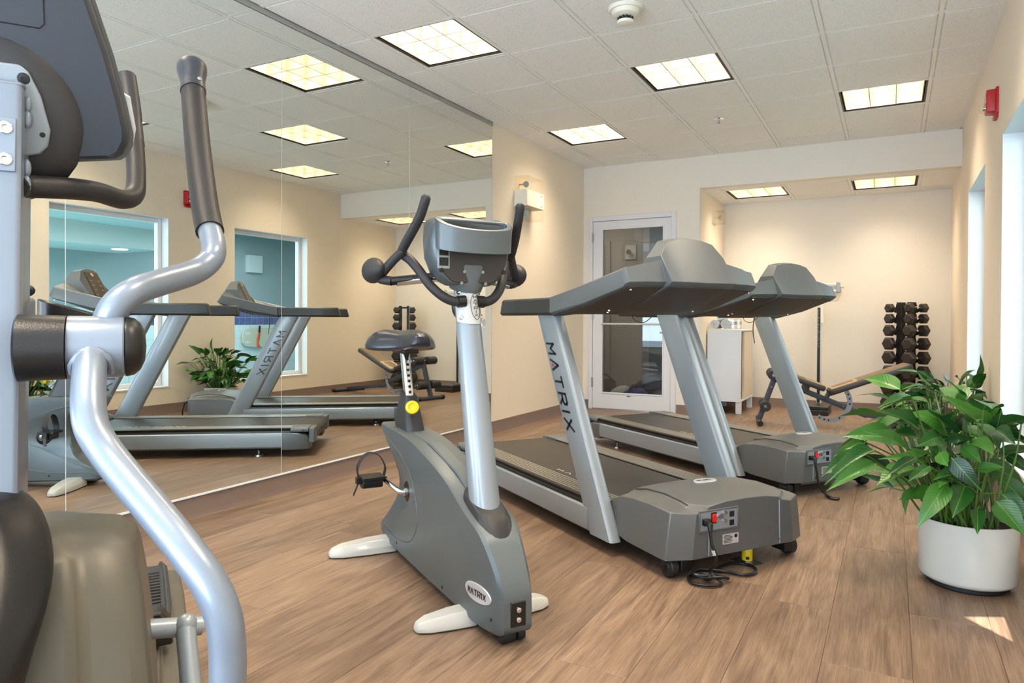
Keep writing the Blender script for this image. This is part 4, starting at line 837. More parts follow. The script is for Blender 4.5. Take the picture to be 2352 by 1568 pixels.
        m = MB(); m.loft([[V((-.235, s * .222, 1.1315)) + (V((-.16, s * .075, 1.149)) - V((-.235, s * .222, 1.1315))) * f + V((.0165 * cos(a), 0, .0165 * sin(a))) for a in [radians(-95 + 12 * i) for i in range(9)]] for f in (0, 1)], cap=False, closed=False); plabel(m.build('pulse_sensor', 'chrome', t), 'chrome pulse sensor plate')
        m = MB(); m.ball((-.305, s * .283, 1.172), 1, 18, 12, (.085, .036, .046)); m.build('elbow_pad', 'foam_black', t)
        MB().rod((-.085, s * .022, 1.062), (-.087, s * .05, 1.0605), .021, 16).build('bar_collar', 'sleeve_black', t)
    MB().ball((-.165, 0, 1.045), 1, 14, 8, (.03, .038, .05)).build('rear_cover', 'dark_plastic', t)
    # seat
    m = MB(); R = []
    for u, hs, top, bot in ((-.955, .07, .915, .892), (-.94, .115, .942, .872), (-.89, .148, .958, .862), (-.83, .155, .960, .860), (-.77, .138, .950, .860), (-.715, .085, .940, .864), (-.66, .056, .944, .872), (-.61, .048, .950, .880), (-.575, .042, .946, .884), (-.555, .028, .932, .898)):
        n = 20; ring = []
        for k in range(n):
            a = 2 * pi * k / n; c, s_ = cos(a), sin(a); y = hs * (abs(c) ** .5) * (1 if c > 0 else -1) * (1.08 if s_ < 0 else 1 - .22 * s_)
            z = (top - (top - bot) * .6) + ((top - bot) * .6 * (abs(s_) ** .8) if s_ > 0 else -(top - bot) * .4 * (abs(s_) ** .3))
            if s_ > 0: z -= .012 * (1 - min(1, abs(y) / .05)) * (1 if hs > .1 else .35)
            ring.append((u, y, z))
        R.append(ring)
    m.loft(R); m.build('seat', 'seat_vinyl', t, ang=62, sub=1)
    MB().box(-.86, -.70, -.035, .035, .852, .885).build('seat_clamp', 'black', t, bev=.006)
    a, b = V((-.725, 0, .64)), V((-.79, 0, .872)); ax = (b - a).normalized(); nx = V((ax.z, 0, -ax.x))
    m = MB(); m.loft([[p + nx * q + V((0, r_, 0)) for q, r_ in rrect(.046, .036, .012, 4)] for p in (a, b)]); sp = m.build('seat_post', 'chrome', t, ang=30)
    for k in range(7): c = a + (b - a) * (.18 + k * .1); MB().lathe([(0, 0), (.0065, 0), (.0065, .0015), (0, .0015)], 14, c + nx * .0228, nx).build('post_hole', 'black', sp)
    m = MB(); m.loft([[V((c[0] + q, r_, c[1] - .28 * q)) for q, r_ in rrect(g, hh, rr, 5)] for c, g, hh, rr in (((-.715, .525), .205, .088, .04), ((-.717, .555), .195, .084, .038), ((-.722, .60), .155, .076, .034), ((-.731, .66), .105, .062, .024), ((-.734, .68), .092, .056, .022))]); m.build('seat_boot', 'dark_plastic', t, ang=40)
    m = MB(); kn = V((.86, -.25, .25)).normalized(); c = V((-.640, -.018, .628)); m.lathe([(0, -.01), (.012, -.01), (.012, .012), (.027, .016), (.029, .026), (.026, .034), (.016, .036), (.013, .033), (0, .033)], 26, c, kn); plabel(m.build('seat_knob', 'yellow', t), 'yellow seat adjustment knob')
    # feet, caster, power socket
    def foot(u0, half, wd, zt):
        for s in (-1, 1):
            m = MB(); m.loft([[(u0 + a, s * y, z) for a, z in [(-g, 0.004), (g, .004), (g * .96, zz * .55), (g * .6, zz), (-g * .6, zz), (-g * .96, zz * .55)]] for y, g, zz in ((.05, wd, zt), (half * .5, wd * .93, zt * .96), (half * .84, wd * .72, zt * .80), (half * .97, wd * .42, zt * .6), (half, wd * .2, zt * .35))]); m.build('foot', 'white_paint', t, bev=.004)
            MB().lathe([(0, 0), (.015, 0), (.015, .006), (0, .006)], 12, (u0, s * half * .78, 0)).build('foot_pad', 'rubber', t)
    foot(.03, .245, .055, .052); foot(-.80, .325, .062, .058)
    m = MB(); m.lathe([(0, -.022), (.022, -.022), (.024, -.018), (.024, .018), (.022, .022), (0, .022)], 18, (.222, -.014, .0245), (0, 1, 0)); m.lathe([(0, -.012), (.022, -.012), (.024, 0), (.022, .012), (0, .012)], 18, (.222, .03, .0245), (0, 1, 0)); m.build('caster', 'rubber', t)
    m = MB(); m.box(.262, .2755, -.026, .026, .066, .142); m.build('socket_plate', 'black', t, bev=.003)
    for z in (.088, .118): MB().lathe([(0, 0), (.009, 0), (.008, .004), (.004, .006), (0, .006)], 14, (.2755, 0, z), (1, 0, 0)).build('socket', 'chrome', t)
    MB().box(.1995, .2005, -.0007, .0007, .1, .27).build('seam', 'black', t, smooth=False)
    return t
bike()
# ------------------------------------------------------------------ elliptical trainer (left foreground)
def elliptical():
    t = thing('elliptical_trainer', 'large elliptical trainer with silver swing arm at the left edge', 'elliptical trainer', (1.968, 0.551, 0), radians(-34))
    WC = -.03
    # mast: leaning box tube with welded head plate and two bolts
    def mring(u, z, g=.105, h=.082): return [(u - g / 2 + a, WC + b, z) for a, b in rrect(g, h, .008, 3)]
    m = MB(); m.loft([mring(.10, .30), mring(.022, .737), mring(-.030, 1.345)]); mast = m.build('mast', 'silver_arm', t, ang=30)
    MB().loft([mring(-.0295, 1.343, .109, .086), mring(-.030, 1.349, .109, .086)]).build('mast_cap', 'silver_arm', t, bev=.002)
    mu = lambda z: -.030 + (1.345 - z) * (.052 / .608)
    m = MB(); m.loft([[(mu(z) + d, WC + b, z) for b, z in [(-.032, 1.212), (.034, 1.212), (.034, 1.292), (-.032, 1.292)]] for d in (0, .004)]); m.build('bolt_plate', 'silver_arm', t, bev=.001)
    for z in (1.276, 1.229):
        for s in (-1, 1):
            m = MB(); c = V((mu(z) + .004, WC + s * .021, z)); m.lathe([(0, 0), (.0095, 0), (.0095, .002), (.007, .0035), (.0045, .0035), (.0035, .001), (0, .001)], 20, c, (1, 0, .085)); m.build('bolt', 'chrome', t)
    # console: plane spanned by w and V, back side towards the camera
    Vv = V((.349, 0, .937)); Nn = V((.937, 0, -.349)); O = V((-.12, .006, 1.250))
    cp = lambda p, q, d: O + V((0, p * 1.05, 0)) + Vv * (q * 1.05) + Nn * d
    right = [(-.05, -.004), (0, 0), (.06, .005), (.118, .014), (.128, .022), (.135, .038), (.136, .056), (.127, .102), (.11, .171), (.086, .247), (.07, .285), (.045, .31), (0, .325), (-.05, .328)]
    outl = right + [(-.1 - a, b) for a, b in right[-2:0:-1]]
    grow = lambda k, o=outl: [(-.05 + (a + .05) * k, .16 + (b - .16) * k) for a, b in o]
    m = MB(); m.loft([[cp(a, b, d) for a, b in grow(k)] for d, k in ((-.03, 1.0), (-.012, 1.0), (.002, .985), (.010, .95))]); m.build('console_back', 'console_dark', t, ang=32)
    m = MB(); m.loft([[cp(a, b, d) for a, b in grow(k)] for d, k in ((-.052, 1.0), (-.034, 1.035), (-.031, 1.035))]); plabel(m.build('console_front', 'hood_grey', t, ang=40), 'tan grey front half of the console')
    m = MB(); ring = ellipse(.128, .125, 40); m.loft([[cp(-.05 + a * k, .055 + b * k, d) for a, b in ring] for d, k in ((.006, 1.0), (.018, .93), (.024, .80), (.024, .6))]); m.build('console_boss', 'dark_plastic', t, ang=50)
    br = [(-.10, .012), (0, .010), (.020, .016), (.030, .028), (.034, .052), (.024, .10), (.010, .132), (.0, .14), (-.10, .14), (-.11, .132), (-.124, .10), (-.134, .052), (-.13, .028), (-.12, .016)]
    m = MB(); m.loft([[cp(a, b, d) for a, b in br] for d in (.022, .032)]); m.build('head_bracket', 'silver_paint', t, bev=.003)
    for a, b in ((.004, .122), (-.104, .122)): MB().lathe([(0, 0), (.0085, 0), (.0075, .003), (.003, .0035), (.003, .0015), (0, .0015)], 16, cp(a, b, .032), Nn).build('bolt', 'black', t)
    for a, b in ((.024, .045), (-.124, .045)): MB().lathe([(0, 0), (.004, 0), (.004, .0012), (0, .0012)], 12, cp(a, b, .032), Nn).build('hole', 'black', t)
    for a, b in ((.107, .094), (.111, .026), (-.207, .094), (-.211, .026)): MB().lathe([(0, 0), (.0085, 0), (.0085, .0012), (0, .0012)], 18, cp(a, b, .0085), Nn).build('screw_hole', 'black', t)
    m = MB(); P = [(.03, .33), (.03, .200), (.024, .193), (-.124, .193), (-.13, .200), (-.13, .33)]; m.tube([cp(a, b, .0105) for a, b in P], .0009, 5)
    P = [(.016, .33), (.016, .232), (-.028, .237), (-.03, .222), (-.036, .216), (-.064, .216), (-.07, .222), (-.072, .237), (-.116, .232), (-.116, .33)]; m.tube([cp(a, b, .0105) for a, b in P], .0007, 5); m.build('hatch_seam', 'black', t)
    for s in (-1, 1):
        f = (lambda p: (-.1 - p) if s < 0 else p)
        m = MB(); m.loft([[cp(f(a), b, d) for a, b in ((.118, .03), (.142, .035), (.146, .06), (.138, .11), (.118, .12))] for d in (-.055, -.04)]); m.build('console_fin', 'badge', t, bev=.002)
    # welds on the mast head
    m = MB()
    for z in (1.325, 1.30, 1.225, 1.20): m.ball((mu(z) - .03, WC + .044, z), 1, 10, 6, (.006, .006, .014))
    m.build('weld_bead', 'silver_arm', t)
    sgn = lambda s, w: WC + (w - WC) if s > 0 else WC - (w - WC)
    for s in (1, -1):
        X = lambda L, s=s: [(u, sgn(s, w), z) for u, w, z in L]
        # swing arm
        up = [(-.249, .283, 1.177), (-.205, .2875, 1.141), (-.182, .286, 1.118), (-.172, .276, 1.101), (-.143, .249, 1.080), (-.068, .197, 1.058), (-.018, .160, 1.041), (.000, .134, 1.018), (-.004, .120, .985), (-.002, .112, .955)]
        m = MB(); m.tube(cr(X(up), 6), .0222, 18); m.build('swing_arm_upper', 'silver_arm', t)
        lo = [(.026, .103, .95), (.066, .102, .920), (.105, .103, .878), (.126, .109, .846), (.147, .127, .815), (.185, .156, .779), (.240, .196, .733), (.278, .224, .698), (.301, .246, .664), (.310, .259, .626), (.311, .263, .583), (.311, .263, .54), (.30, .263, .475), (.26, .262, .36), (.22, .262, .30)]
        m = MB(); m.tube(cr(X(lo), 6), .0222, 18); m.build('swing_arm_lower', 'silver_arm', t)
        gr = [(-.557, .2711, 1.556), (-.53, .2712, 1.518), (-.495, .272, 1.469), (-.402, .274, 1.352), (-.309, .278, 1.245), (-.262, .2815, 1.192), (-.236, .2843, 1.166)]
        m = MB(); m.tube(cr(X(gr), 6), .0262, 18); m.build('grip', 'foam_brown', t)
        a, b = V(X(gr)[0]), V(X(gr)[1]); ax = (a - b).normalized()
        m = MB(); m.lathe([(0, 0), (.0275, 0), (.0268, .022), (.0262, .032), (.0285, .05), (.0325, .072), (.033, .088), (.030, .094), (0, .096)], 26, a - ax * .05, ax); m.build('grip_cap', 'console_dark', t)
        sd = V((.8, .3 * s, -.2)).normalized(); MB().lathe([(0, 0), (.0055, 0), (.0045, .002), (0, .002)], 12, a - ax * .028 + (sd - ax * sd.dot(ax)).normalized() * .0262, sd - ax * sd.dot(ax)).build('screw', 'chrome', t)
        # pivot
        wv = lambda w, s=s: sgn(s, w)
        MB().lathe([(.044, 0), (.0485, .003), (.047, .062), (0.02, .062), (0.02, 0)], 32, (.016, wv(.008), .954), (0, s, 0)).build('pivot_sleeve', 'sleeve_black', t)
        MB().lathe([(.03, 0), (.0465, 0), (.047, .002), (.0465, .072), (.044, .074), (.03, .074)], 36, (.008, wv(.071), .954), (0, s, 0)).build('pivot_hub', 'silver_arm', t)
        MB().lathe([(0, 0), (.0455, 0), (.046, .002), (.044, .012), (.036, .021), (.022, .027), (0, .029)], 32, (.004, wv(.146), .954), (0, s, 0)).build('pivot_cap', 'brown_black', t)
        m = MB(); R = []
        for k in range(15):
            a_ = 2 * pi * k / 14; R.append(V((.048 + .0 * cos(a_), wv(.103) + .027 * cos(a_), .930 - .016 - .014 * sin(a_) - .0 + .008 * cos(2 * a_))))
        P = [V((.008 + sqrt(max(0, .0465 ** 2 - (.924 + .026 * sin(q) - .954) ** 2)) + .001, wv(.103) + .0255 * cos(q), .924 + .026 * sin(q))) for q in [-.25 + (pi + .5) * k / 14 for k in range(15)]]
        m.tube(P, [.0052 + .0012 * (k % 3 == 0) for k in range(15)], 8); m.build('weld_bead', 'silver_arm', t)
        # fixed heart-rate handlebar
        fx = [(-.045, .0, 1.195), (-.068, .012, 1.200), (-.095, .06, 1.206), (-.154, .100, 1.213), (-.225, .136, 1.214), (-.275, .155, 1.232), (-.310, .158, 1.27), (-.345, .156, 1.32), (-.375, .153, 1.36)]
        m = MB(); m.tube(cr(X(fx), 6), .0175, 16); m.build('fixed_handlebar', 'foam_brown', t)
        fg = [(-.366, .1535, 1.345), (-.40, .15, 1.39), (-.425, .147, 1.433), (-.476, .138, 1.512)]
        m = MB(); P = cr(X(fg), 6); m.tube(P + [P[-1] + (P[-1] - P[-2]) * .6], [.0195] * len(P) + [.010], 16); m.build('pulse_grip', 'dark_plastic', t)
        # pedal arm, foot plate, link rods
        m = MB(); prof = [(.115, .15), (.262, .15), (.268, .20), (.262, .27), (.245, .282), (.205, .288), (.2, .30), (.135, .30), (.122, .288)]
        m.loft([[(u, wv(.19 + (w - .19) * k), .15 + (z - .15) * kz + dz) for w, z in prof] for u, k, kz, dz in ((-.99, .78, .82, .02), (-.955, .97, .98, .008), (-.80, 1.03, 1.03, 0), (-.55, 1.0, 1.0, 0), (-.32, .85, .9, 0), (-.2, .55, .6, .0))]); m.build('pedal_arm', 'olive_grey', t, bev=.006, ang=32)
        m = MB(); m.loft([[(u, wv(.172 + (w - .172) * k), z + dz) for w, z in ((.125, .298), (.222, .298), (.228, .316), (.218, .322), (.212, .310), (.135, .310), (.129, .322), (.12, .316))] for u, k, dz in ((-.93, .8, .006), (-.90, 1, .002), (-.62, 1.04, 0), (-.50, .95, .012), (-.47, .85, .03))]); fp = m.build('foot_plate', 'dark_plastic', t, bev=.003)
        m = MB()
        for k in range(17): m.box(-.88 + k * .022, -.872 + k * .022, min(wv(.14), wv(.207)), max(wv(.14), wv(.207)), .309, .3135)
        stuff(m.build('tread_ribs', 'rubber', fp, smooth=False))
        m = MB(); m.loft([[(-.47 + du, wv(.172 + a), .30 + b) for a, b in ((-.052, 0), (.055, 0), (.05, .05), (.03, .075), (-.03, .07))] for du in (0, .05)]); m.build('toe_guard', 'brown_black', t, bev=.006)
        m = MB(); m.rod((-.10, wv(.10), .478), (-.118, wv(.262), .452), .0165, 16); m.build('cross_link', 'silver_paint', t)
        m = MB(); m.rod((-.108, wv(.235), .462), (.06, wv(.25), .26), .0165, 16); m.rod((.06, wv(.25), .26), (.215, wv(.262), .295), .014, 12); m.build('link_rod', 'silver_paint', t)
        MB().ball((-.108, wv(.236), .462), .019, 12, 8).build('weld_bead', 'silver_paint', t)
    # bottle holder behind the mast
    m = MB(); m.box(-.215, -.135, -.045, .006, .92, 1.032); m.build('holder_bracket', 'silver_paint', t, bev=.006)
    m = MB(); m.loft([[(-.28 + a, .052 + b, z - .3 * b) for a, b in rrect(.09, .10, .03, 4)] for z in (.90, 1.018)]); m.build('bottle_holder', 'brown_black', t, bev=.004)
    # flywheel housing
    def pl(z, uf, hw, ub):
        # plan outline at height z: front with a raised centre section
        c = WC; r = [(uf - .03, hw), (uf - .004, hw * .88), (uf + .004, hw * .72), (uf + .006, hw * .62), (uf + .022, hw * .55), (uf + .027, hw * .1)]
        pts = [(u, c + w, z) for u, w in r] + [(u, c - w, z) for u, w in r[::-1]]
        return pts + [(ub, c - hw, z), (ub - .05, c - hw * .6, z), (ub - .05, c + hw * .6, z), (ub, c + hw, z)]
    m = MB(); m.loft([pl(.06, .17, .225, -.36), pl(.20, .180, .228, -.36), pl(.35, .160, .222, -.34), pl(.45, .130, .214, -.30), pl(.55, .090, .204, -.24), pl(.61, .058, .196, -.19), pl(.645, .032, .188, -.15), pl(.665, .010, .165, -.12), pl(.676, -.015, .12, -.10)])
    m.build('flywheel_housing', 'olive_grey', t, bev=.008, seg=3, ang=30)
    # dark mast shroud, a curved shield in front of the housing
    m = MB(); R = []
    for z, uf, hw in ((.10, .29, .04), (.25, .29, .045), (.40, .28, .055), (.50, .27, .066), (.565, .25, .079), (.60, .22, .090), (.63, .19, .097), (.66, .163, .099), (.69, .135, .092), (.715, .11, .080), (.735, .085, .064), (.752, .06, .035)):
        R.append([(uf - .11, WC + hw, z), (uf - .045, WC + hw * .96, z), (uf - .005, WC + hw * .5, z), (uf + .004, WC + hw * .42, z), (uf + .010, WC, z), (uf + .004, WC - hw * .42, z), (uf - .005, WC - hw * .5, z), (uf - .045, WC - hw * .96, z), (uf - .11, WC - hw, z)])
    m.loft(R); m.build('mast_shroud', 'brown_black', t, ang=75, sub=2)
    # base: rear drum cover, floor frame and feet
    m = MB(); m.loft([[(-.30, WC + w, z) for w, z in rrect(.30, .3, .06, 3)], [(-.31, WC + w, z) for w, z in rrect(.3, .3, .06, 3)]]); 
    m = MB(); m.box(-1.5, .42, WC - .03, WC + .03, .025, .08); m.box(.36, .42, WC - .28, WC + .28, .025, .07); m.box(-1.5, -1.44, WC - .28, WC + .28, .025, .07); m.build('floor_frame', 'silver_paint', t, bev=.006)
    m = MB(); m.loft([[(-1.22 + .13 * cos(a) * k, WC + w, .21 + .13 * sin(a) * k) for a in [2 * pi * i / 28 for i in range(28)]] for w, k in ((-.07, .9), (-.05, 1), (.05, 1), (.07, .9))]); m.build('rear_drum', 'olive_grey', t, bev=.004)
    for u in (.39, -1.47):
        for s in (-1, 1): MB().lathe([(0, 0), (.024, 0), (.02, .018), (.01, .028), (0, .028)], 14, (u, WC + s * .25, 0)).build('levelling_foot', 'rubber', t)
    return t
elliptical()
# base, tip and width factor of the larger leaves of the front plant
PLANT_PTS = [((3.423, 3.248, 0.568), (3.256, 3.079, 0.725), 0.58),
 ((3.185, 3.062, 0.596), (3.042, 2.906, 0.671), 0.57),
 ((3.145, 2.87, 0.539), (3.01, 2.717, 0.617), 0.6),
 ((3.01, 2.91, 0.508), (2.874, 2.756, 0.449), 0.5),
 ((3.04, 2.869, 0.53), (2.89, 2.708, 0.432), 0.5),
 ((3.048, 2.817, 0.491), (2.911, 2.662, 0.432), 0.5),
 ((3.007, 3.136, 0.515), (2.909, 3.003, 0.49), 0.5),
 ((3.173, 2.884, 0.512), (3.079, 2.753, 0.448), 0.56),
 ((3.214, 2.884, 0.486), (3.141, 2.764, 0.432), 0.65),
 ((3.246, 2.924, 0.532), (3.275, 2.859, 0.491), 1.47),
 ((3.281, 2.886, 0.522), (3.356, 2.846, 0.432), 1.12),
 ((3.265, 2.876, 0.433), (3.188, 2.754, 0.33), 0.9),
 ((3.325, 2.943, 0.418), (3.281, 2.838, 0.324), 1.03),
 ((3.317, 2.961, 0.453), (3.223, 2.831, 0.449), 0.68),
 ((3.366, 2.987, 0.331), (3.359, 2.903, 0.261), 0.9),
 ((3.425, 3.019, 0.359), (3.502, 2.98, 0.265), 1.29),
 ((3.449, 3.089, 0.374), (3.527, 3.05, 0.294), 1.13),
 ((3.449, 3.146, 0.42), (3.535, 3.112, 0.336), 1.09),
 ((3.4, 3.177, 0.463), (3.536, 3.17, 0.404), 1.09),
 ((3.324, 3.08, 0.571), (3.299, 2.987, 0.537), 1.6),
 ((3.324, 3.023, 0.547), (3.38, 2.973, 0.493), 1.32),
 ((3.353, 3.381, 0.688), (3.265, 3.255, 0.759), 0.66),
 ((3.254, 3.498, 0.7), (3.152, 3.364, 0.758), 0.51),
 ((3.284, 3.172, 0.58), (3.194, 3.045, 0.666), 1.13),
 ((3.288, 3.231, 0.586), (3.316, 3.168, 0.66), 0.94),
 ((3.442, 3.258, 0.551), (3.458, 3.188, 0.671), 0.93),
 ((3.424, 3.362, 0.606), (3.472, 3.309, 0.68), 0.83),
 ((3.18, 3.345, 0.673), (3.048, 3.194, 0.66), 0.5),
 ((3.238, 3.489, 0.653), (3.12, 3.346, 0.688), 0.5),
 ((3.472, 3.274, 0.594), (3.532, 3.227, 0.642), 0.92),
 ((3.254, 3.02, 0.574), (3.187, 2.904, 0.562), 0.92),
 ((3.375, 3.108, 0.53), (3.421, 3.053, 0.545), 1.09),
 ((3.365, 2.988, 0.477), (3.446, 2.952, 0.49), 1.1),
 ((3.465, 3.27, 0.551), (3.532, 3.227, 0.588), 1.48),
 ((3.488, 3.282, 0.487), (3.551, 3.236, 0.447), 1.34),
 ((3.203, 2.957, 0.49), (3.097, 2.82, 0.535), 0.5),
 ((3.341, 3.26, 0.582), (3.44, 3.233, 0.533), 1.27),
 ((3.181, 3.173, 0.546), (3.081, 3.04, 0.566), 0.65),
 ((3.249, 3.039, 0.546), (3.252, 2.961, 0.506), 1.29)]
# ------------------------------------------------------------------ potted peace lilies
def leaf_mesh(kind, w, droop, fold, wave, seed):
    random.seed(seed); m = MB(); nl, nw = 9, 3; ph = random.random() * 6
    rows = []
    for i in range(nl + 1):
        y = i / nl; half = w * (sin(pi * min(1, y ** .72)) ** .8) * (1 - .25 * y) if 0 < y < 1 else .004
        if y > .86: half *= .75
        row = []
        for j in range(-nw, nw + 1):
            s = j / nw; x = half * s
            z = -droop * y * y + fold * abs(x) + wave * sin(y * 9 + ph + (2 if s > 0 else 0)) * abs(s) ** 2 * min(1, half / w)
            row.append((x, y, z))
        rows.append(row)
    m.loft(rows, cap=False, closed=False)
    me = bpy.data.meshes.new('leaf'); me.from_pydata([tuple(p) for p in m.v], [], m.f)
    for p in me.polygons: p.use_smooth = True
    me.materials.append(MATS[kind]); return me
LEAVES = [leaf_mesh('leaf_fresh' if k % 3 else 'leaf_dark', (.21, .24, .27, .23, .25)[k % 5], (.12, .25, .4, .55, .32)[k % 5], (.25, .45, .3, .15, .5)[k % 5], (.02, .035, .025, .03)[k % 4], 10 + k) for k in range(12)]
def put_leaf(par, inv, base, tip, wk=1.0, k=0, roll=0, face=None):
    base, tip = V(base), V(tip); me = LEAVES[k % len(LEAVES)]; dr = (.12, .25, .4, .55, .32)[k % 5]
    d = tip - base; L = d.length / sqrt(1 + dr * dr); y = d.normalized(); up = (face or V((0, 0, 1))) + V((.25 * sin(k * 2.3), .25 * cos(k * 1.7), 0))
    x = y.cross(up); x = x.normalized() if x.length > .05 else V((1, 0, 0)); x = Quaternion(y, roll) @ x; z = x.cross(y)
    # tilt so the drooping blade still ends at the tip
    q = Quaternion(x, math.atan(dr)); y2, z2 = q @ y, q @ z
    M = Matrix((x * L * wk, y2 * L, z2 * L)).transposed().to_4x4(); M.translation = base
    o = bpy.data.objects.new('leaf', me); COL.objects.link(o); o.parent = par; o.matrix_local = inv @ M
    return o
def put_stalk(par, inv, a, b, bend):
    a, b = V(a), V(b); c = (a + b) / 2 + V(bend); m = MB(); m.tube(cr([inv @ a, inv @ c, inv @ b], 3), [.0042] * 4 + [.003] * 3, 5); m.build('stalk', 'stalk', par)
def pot(name, lab, c, r, h):
    t = thing(name, lab, 'plant', (c[0], c[1], 0))
    MB().lathe([(0, .02), (r * .86, .02), (r * .95, .028), (r * .985, .04), (r, h), (r * .965, h), (r * .955, h - .03), (0, h - .03)], 48).build('pot', 'pot_white', t, ang=50)
    MB().lathe([(0, 0), (r * .80, 0), (r * .83, .006), (r * .83, .022), (0, .022)], 40).build('pot_foot', 'rubber', t)
    m = MB(); random.seed(3); m.lathe([(0, h - .032), (r * .95, h - .032), (r * .95, h - .028), (r * .5, h - .02), (0, h - .018)], 30); m.build('soil', 'soil', t)
    return t
def plants():
    c = V((3.353, 3.185, 0)); t = pot('potted_plant', 'leafy green plant in a white round pot in the right foreground', c, .165, .252); inv = Matrix.Translation(-c); random.seed(21)
    hand = PLANT_PTS
    for k, (b, p, wk) in enumerate(hand):
        b, p = V(b), V(p)
        b.x = min(b.x, 3.60); p.x = min(p.x, 3.615)
        put_leaf(t, inv, b, p, wk * 1.15, k * 5 + 1, random.uniform(-.3, .3), V((-.15, -.9, .75)))
        a = random.uniform(0, 6.28); g = c + V((.09 * cos(a), .09 * sin(a), .225)); dirn = (b - c); g += V((dirn.x, dirn.y, 0)) * .12
        if (g - c).xy.length > .14: g = c + (g - c).normalized() * .13; g.z = .225
        put_stalk(t, inv, g, b, (dirn.x * .04, dirn.y * .04, .05))
    n = 0
    while n < 78:
        a = random.uniform(0, 6.28); hgt = random.uniform(.33, .72); rad = random.uniform(.05, .30) * (1.15 - .5 * (hgt - .3))
        b = c + V((rad * cos(a), rad * sin(a), hgt)); L = random.uniform(.12, .21); e = random.uniform(-.7, .35)
        p = b + V((cos(a + random.uniform(-.6, .6)) * L * cos(e), sin(a) * L * cos(e), L * sin(e)))
        n += 1
        if max(b.x, p.x) > 3.61: continue
        put_leaf(t, inv, b, p, random.uniform(.95, 1.3), n * 7 + 2, random.uniform(-.5, .5), V((.8 * cos(a), .8 * sin(a), .8)))
        g = c + V((.11 * cos(a) * random.random(), .11 * sin(a) * random.random(), .225)); put_stalk(t, inv, g, b, (.03 * cos(a), .03 * sin(a), .04))
    c = V((3.42, 5.28, 0)); t = pot('potted_plant', 'second leafy plant by the right wall, mostly hidden behind the front one', c, .175, .252); inv = Matrix.Translation(-c); random.seed(9)
    for n in range(120):
        a = random.uniform(0, 6.28); hgt = random.uniform(.30, .66); rad = random.uniform(.04, .34) * (1.2 - .9 * (hgt - .25))
        b = c + V((rad * cos(a), rad * sin(a), hgt)); L = random.uniform(.10, .19); e = random.uniform(-.6, .5) + (.4 if hgt > .58 else 0)
        p = b + V((cos(a + random.uniform(-.6, .6)) * L * cos(e), sin(a) * L * cos(e), L * sin(e)))
        if max(b.x, p.x) > 3.61: b.x = min(b.x, 3.56); p.x = min(p.x, 3.60)
        put_leaf(t, inv, b, p, random.uniform(.95, 1.3), n * 7 + 3, random.uniform(-.5, .5), V((.8 * cos(a), .8 * sin(a), .8)))
        g = c + V((.12 * cos(a) * random.random(), .12 * sin(a) * random.random(), .225)); put_stalk(t, inv, g, b, (.03 * cos(a), .03 * sin(a), .04))
def trim_leaves():
    for o in list(bpy.data.objects):
        if o.name.startswith('leaf') and o.parent:
            M = o.parent.matrix_basis @ o.matrix_basis
            if max((M @ v.co).x for v in o.data.vertices) > 3.625: bpy.data.objects.remove(o)
plants()
trim_leaves()

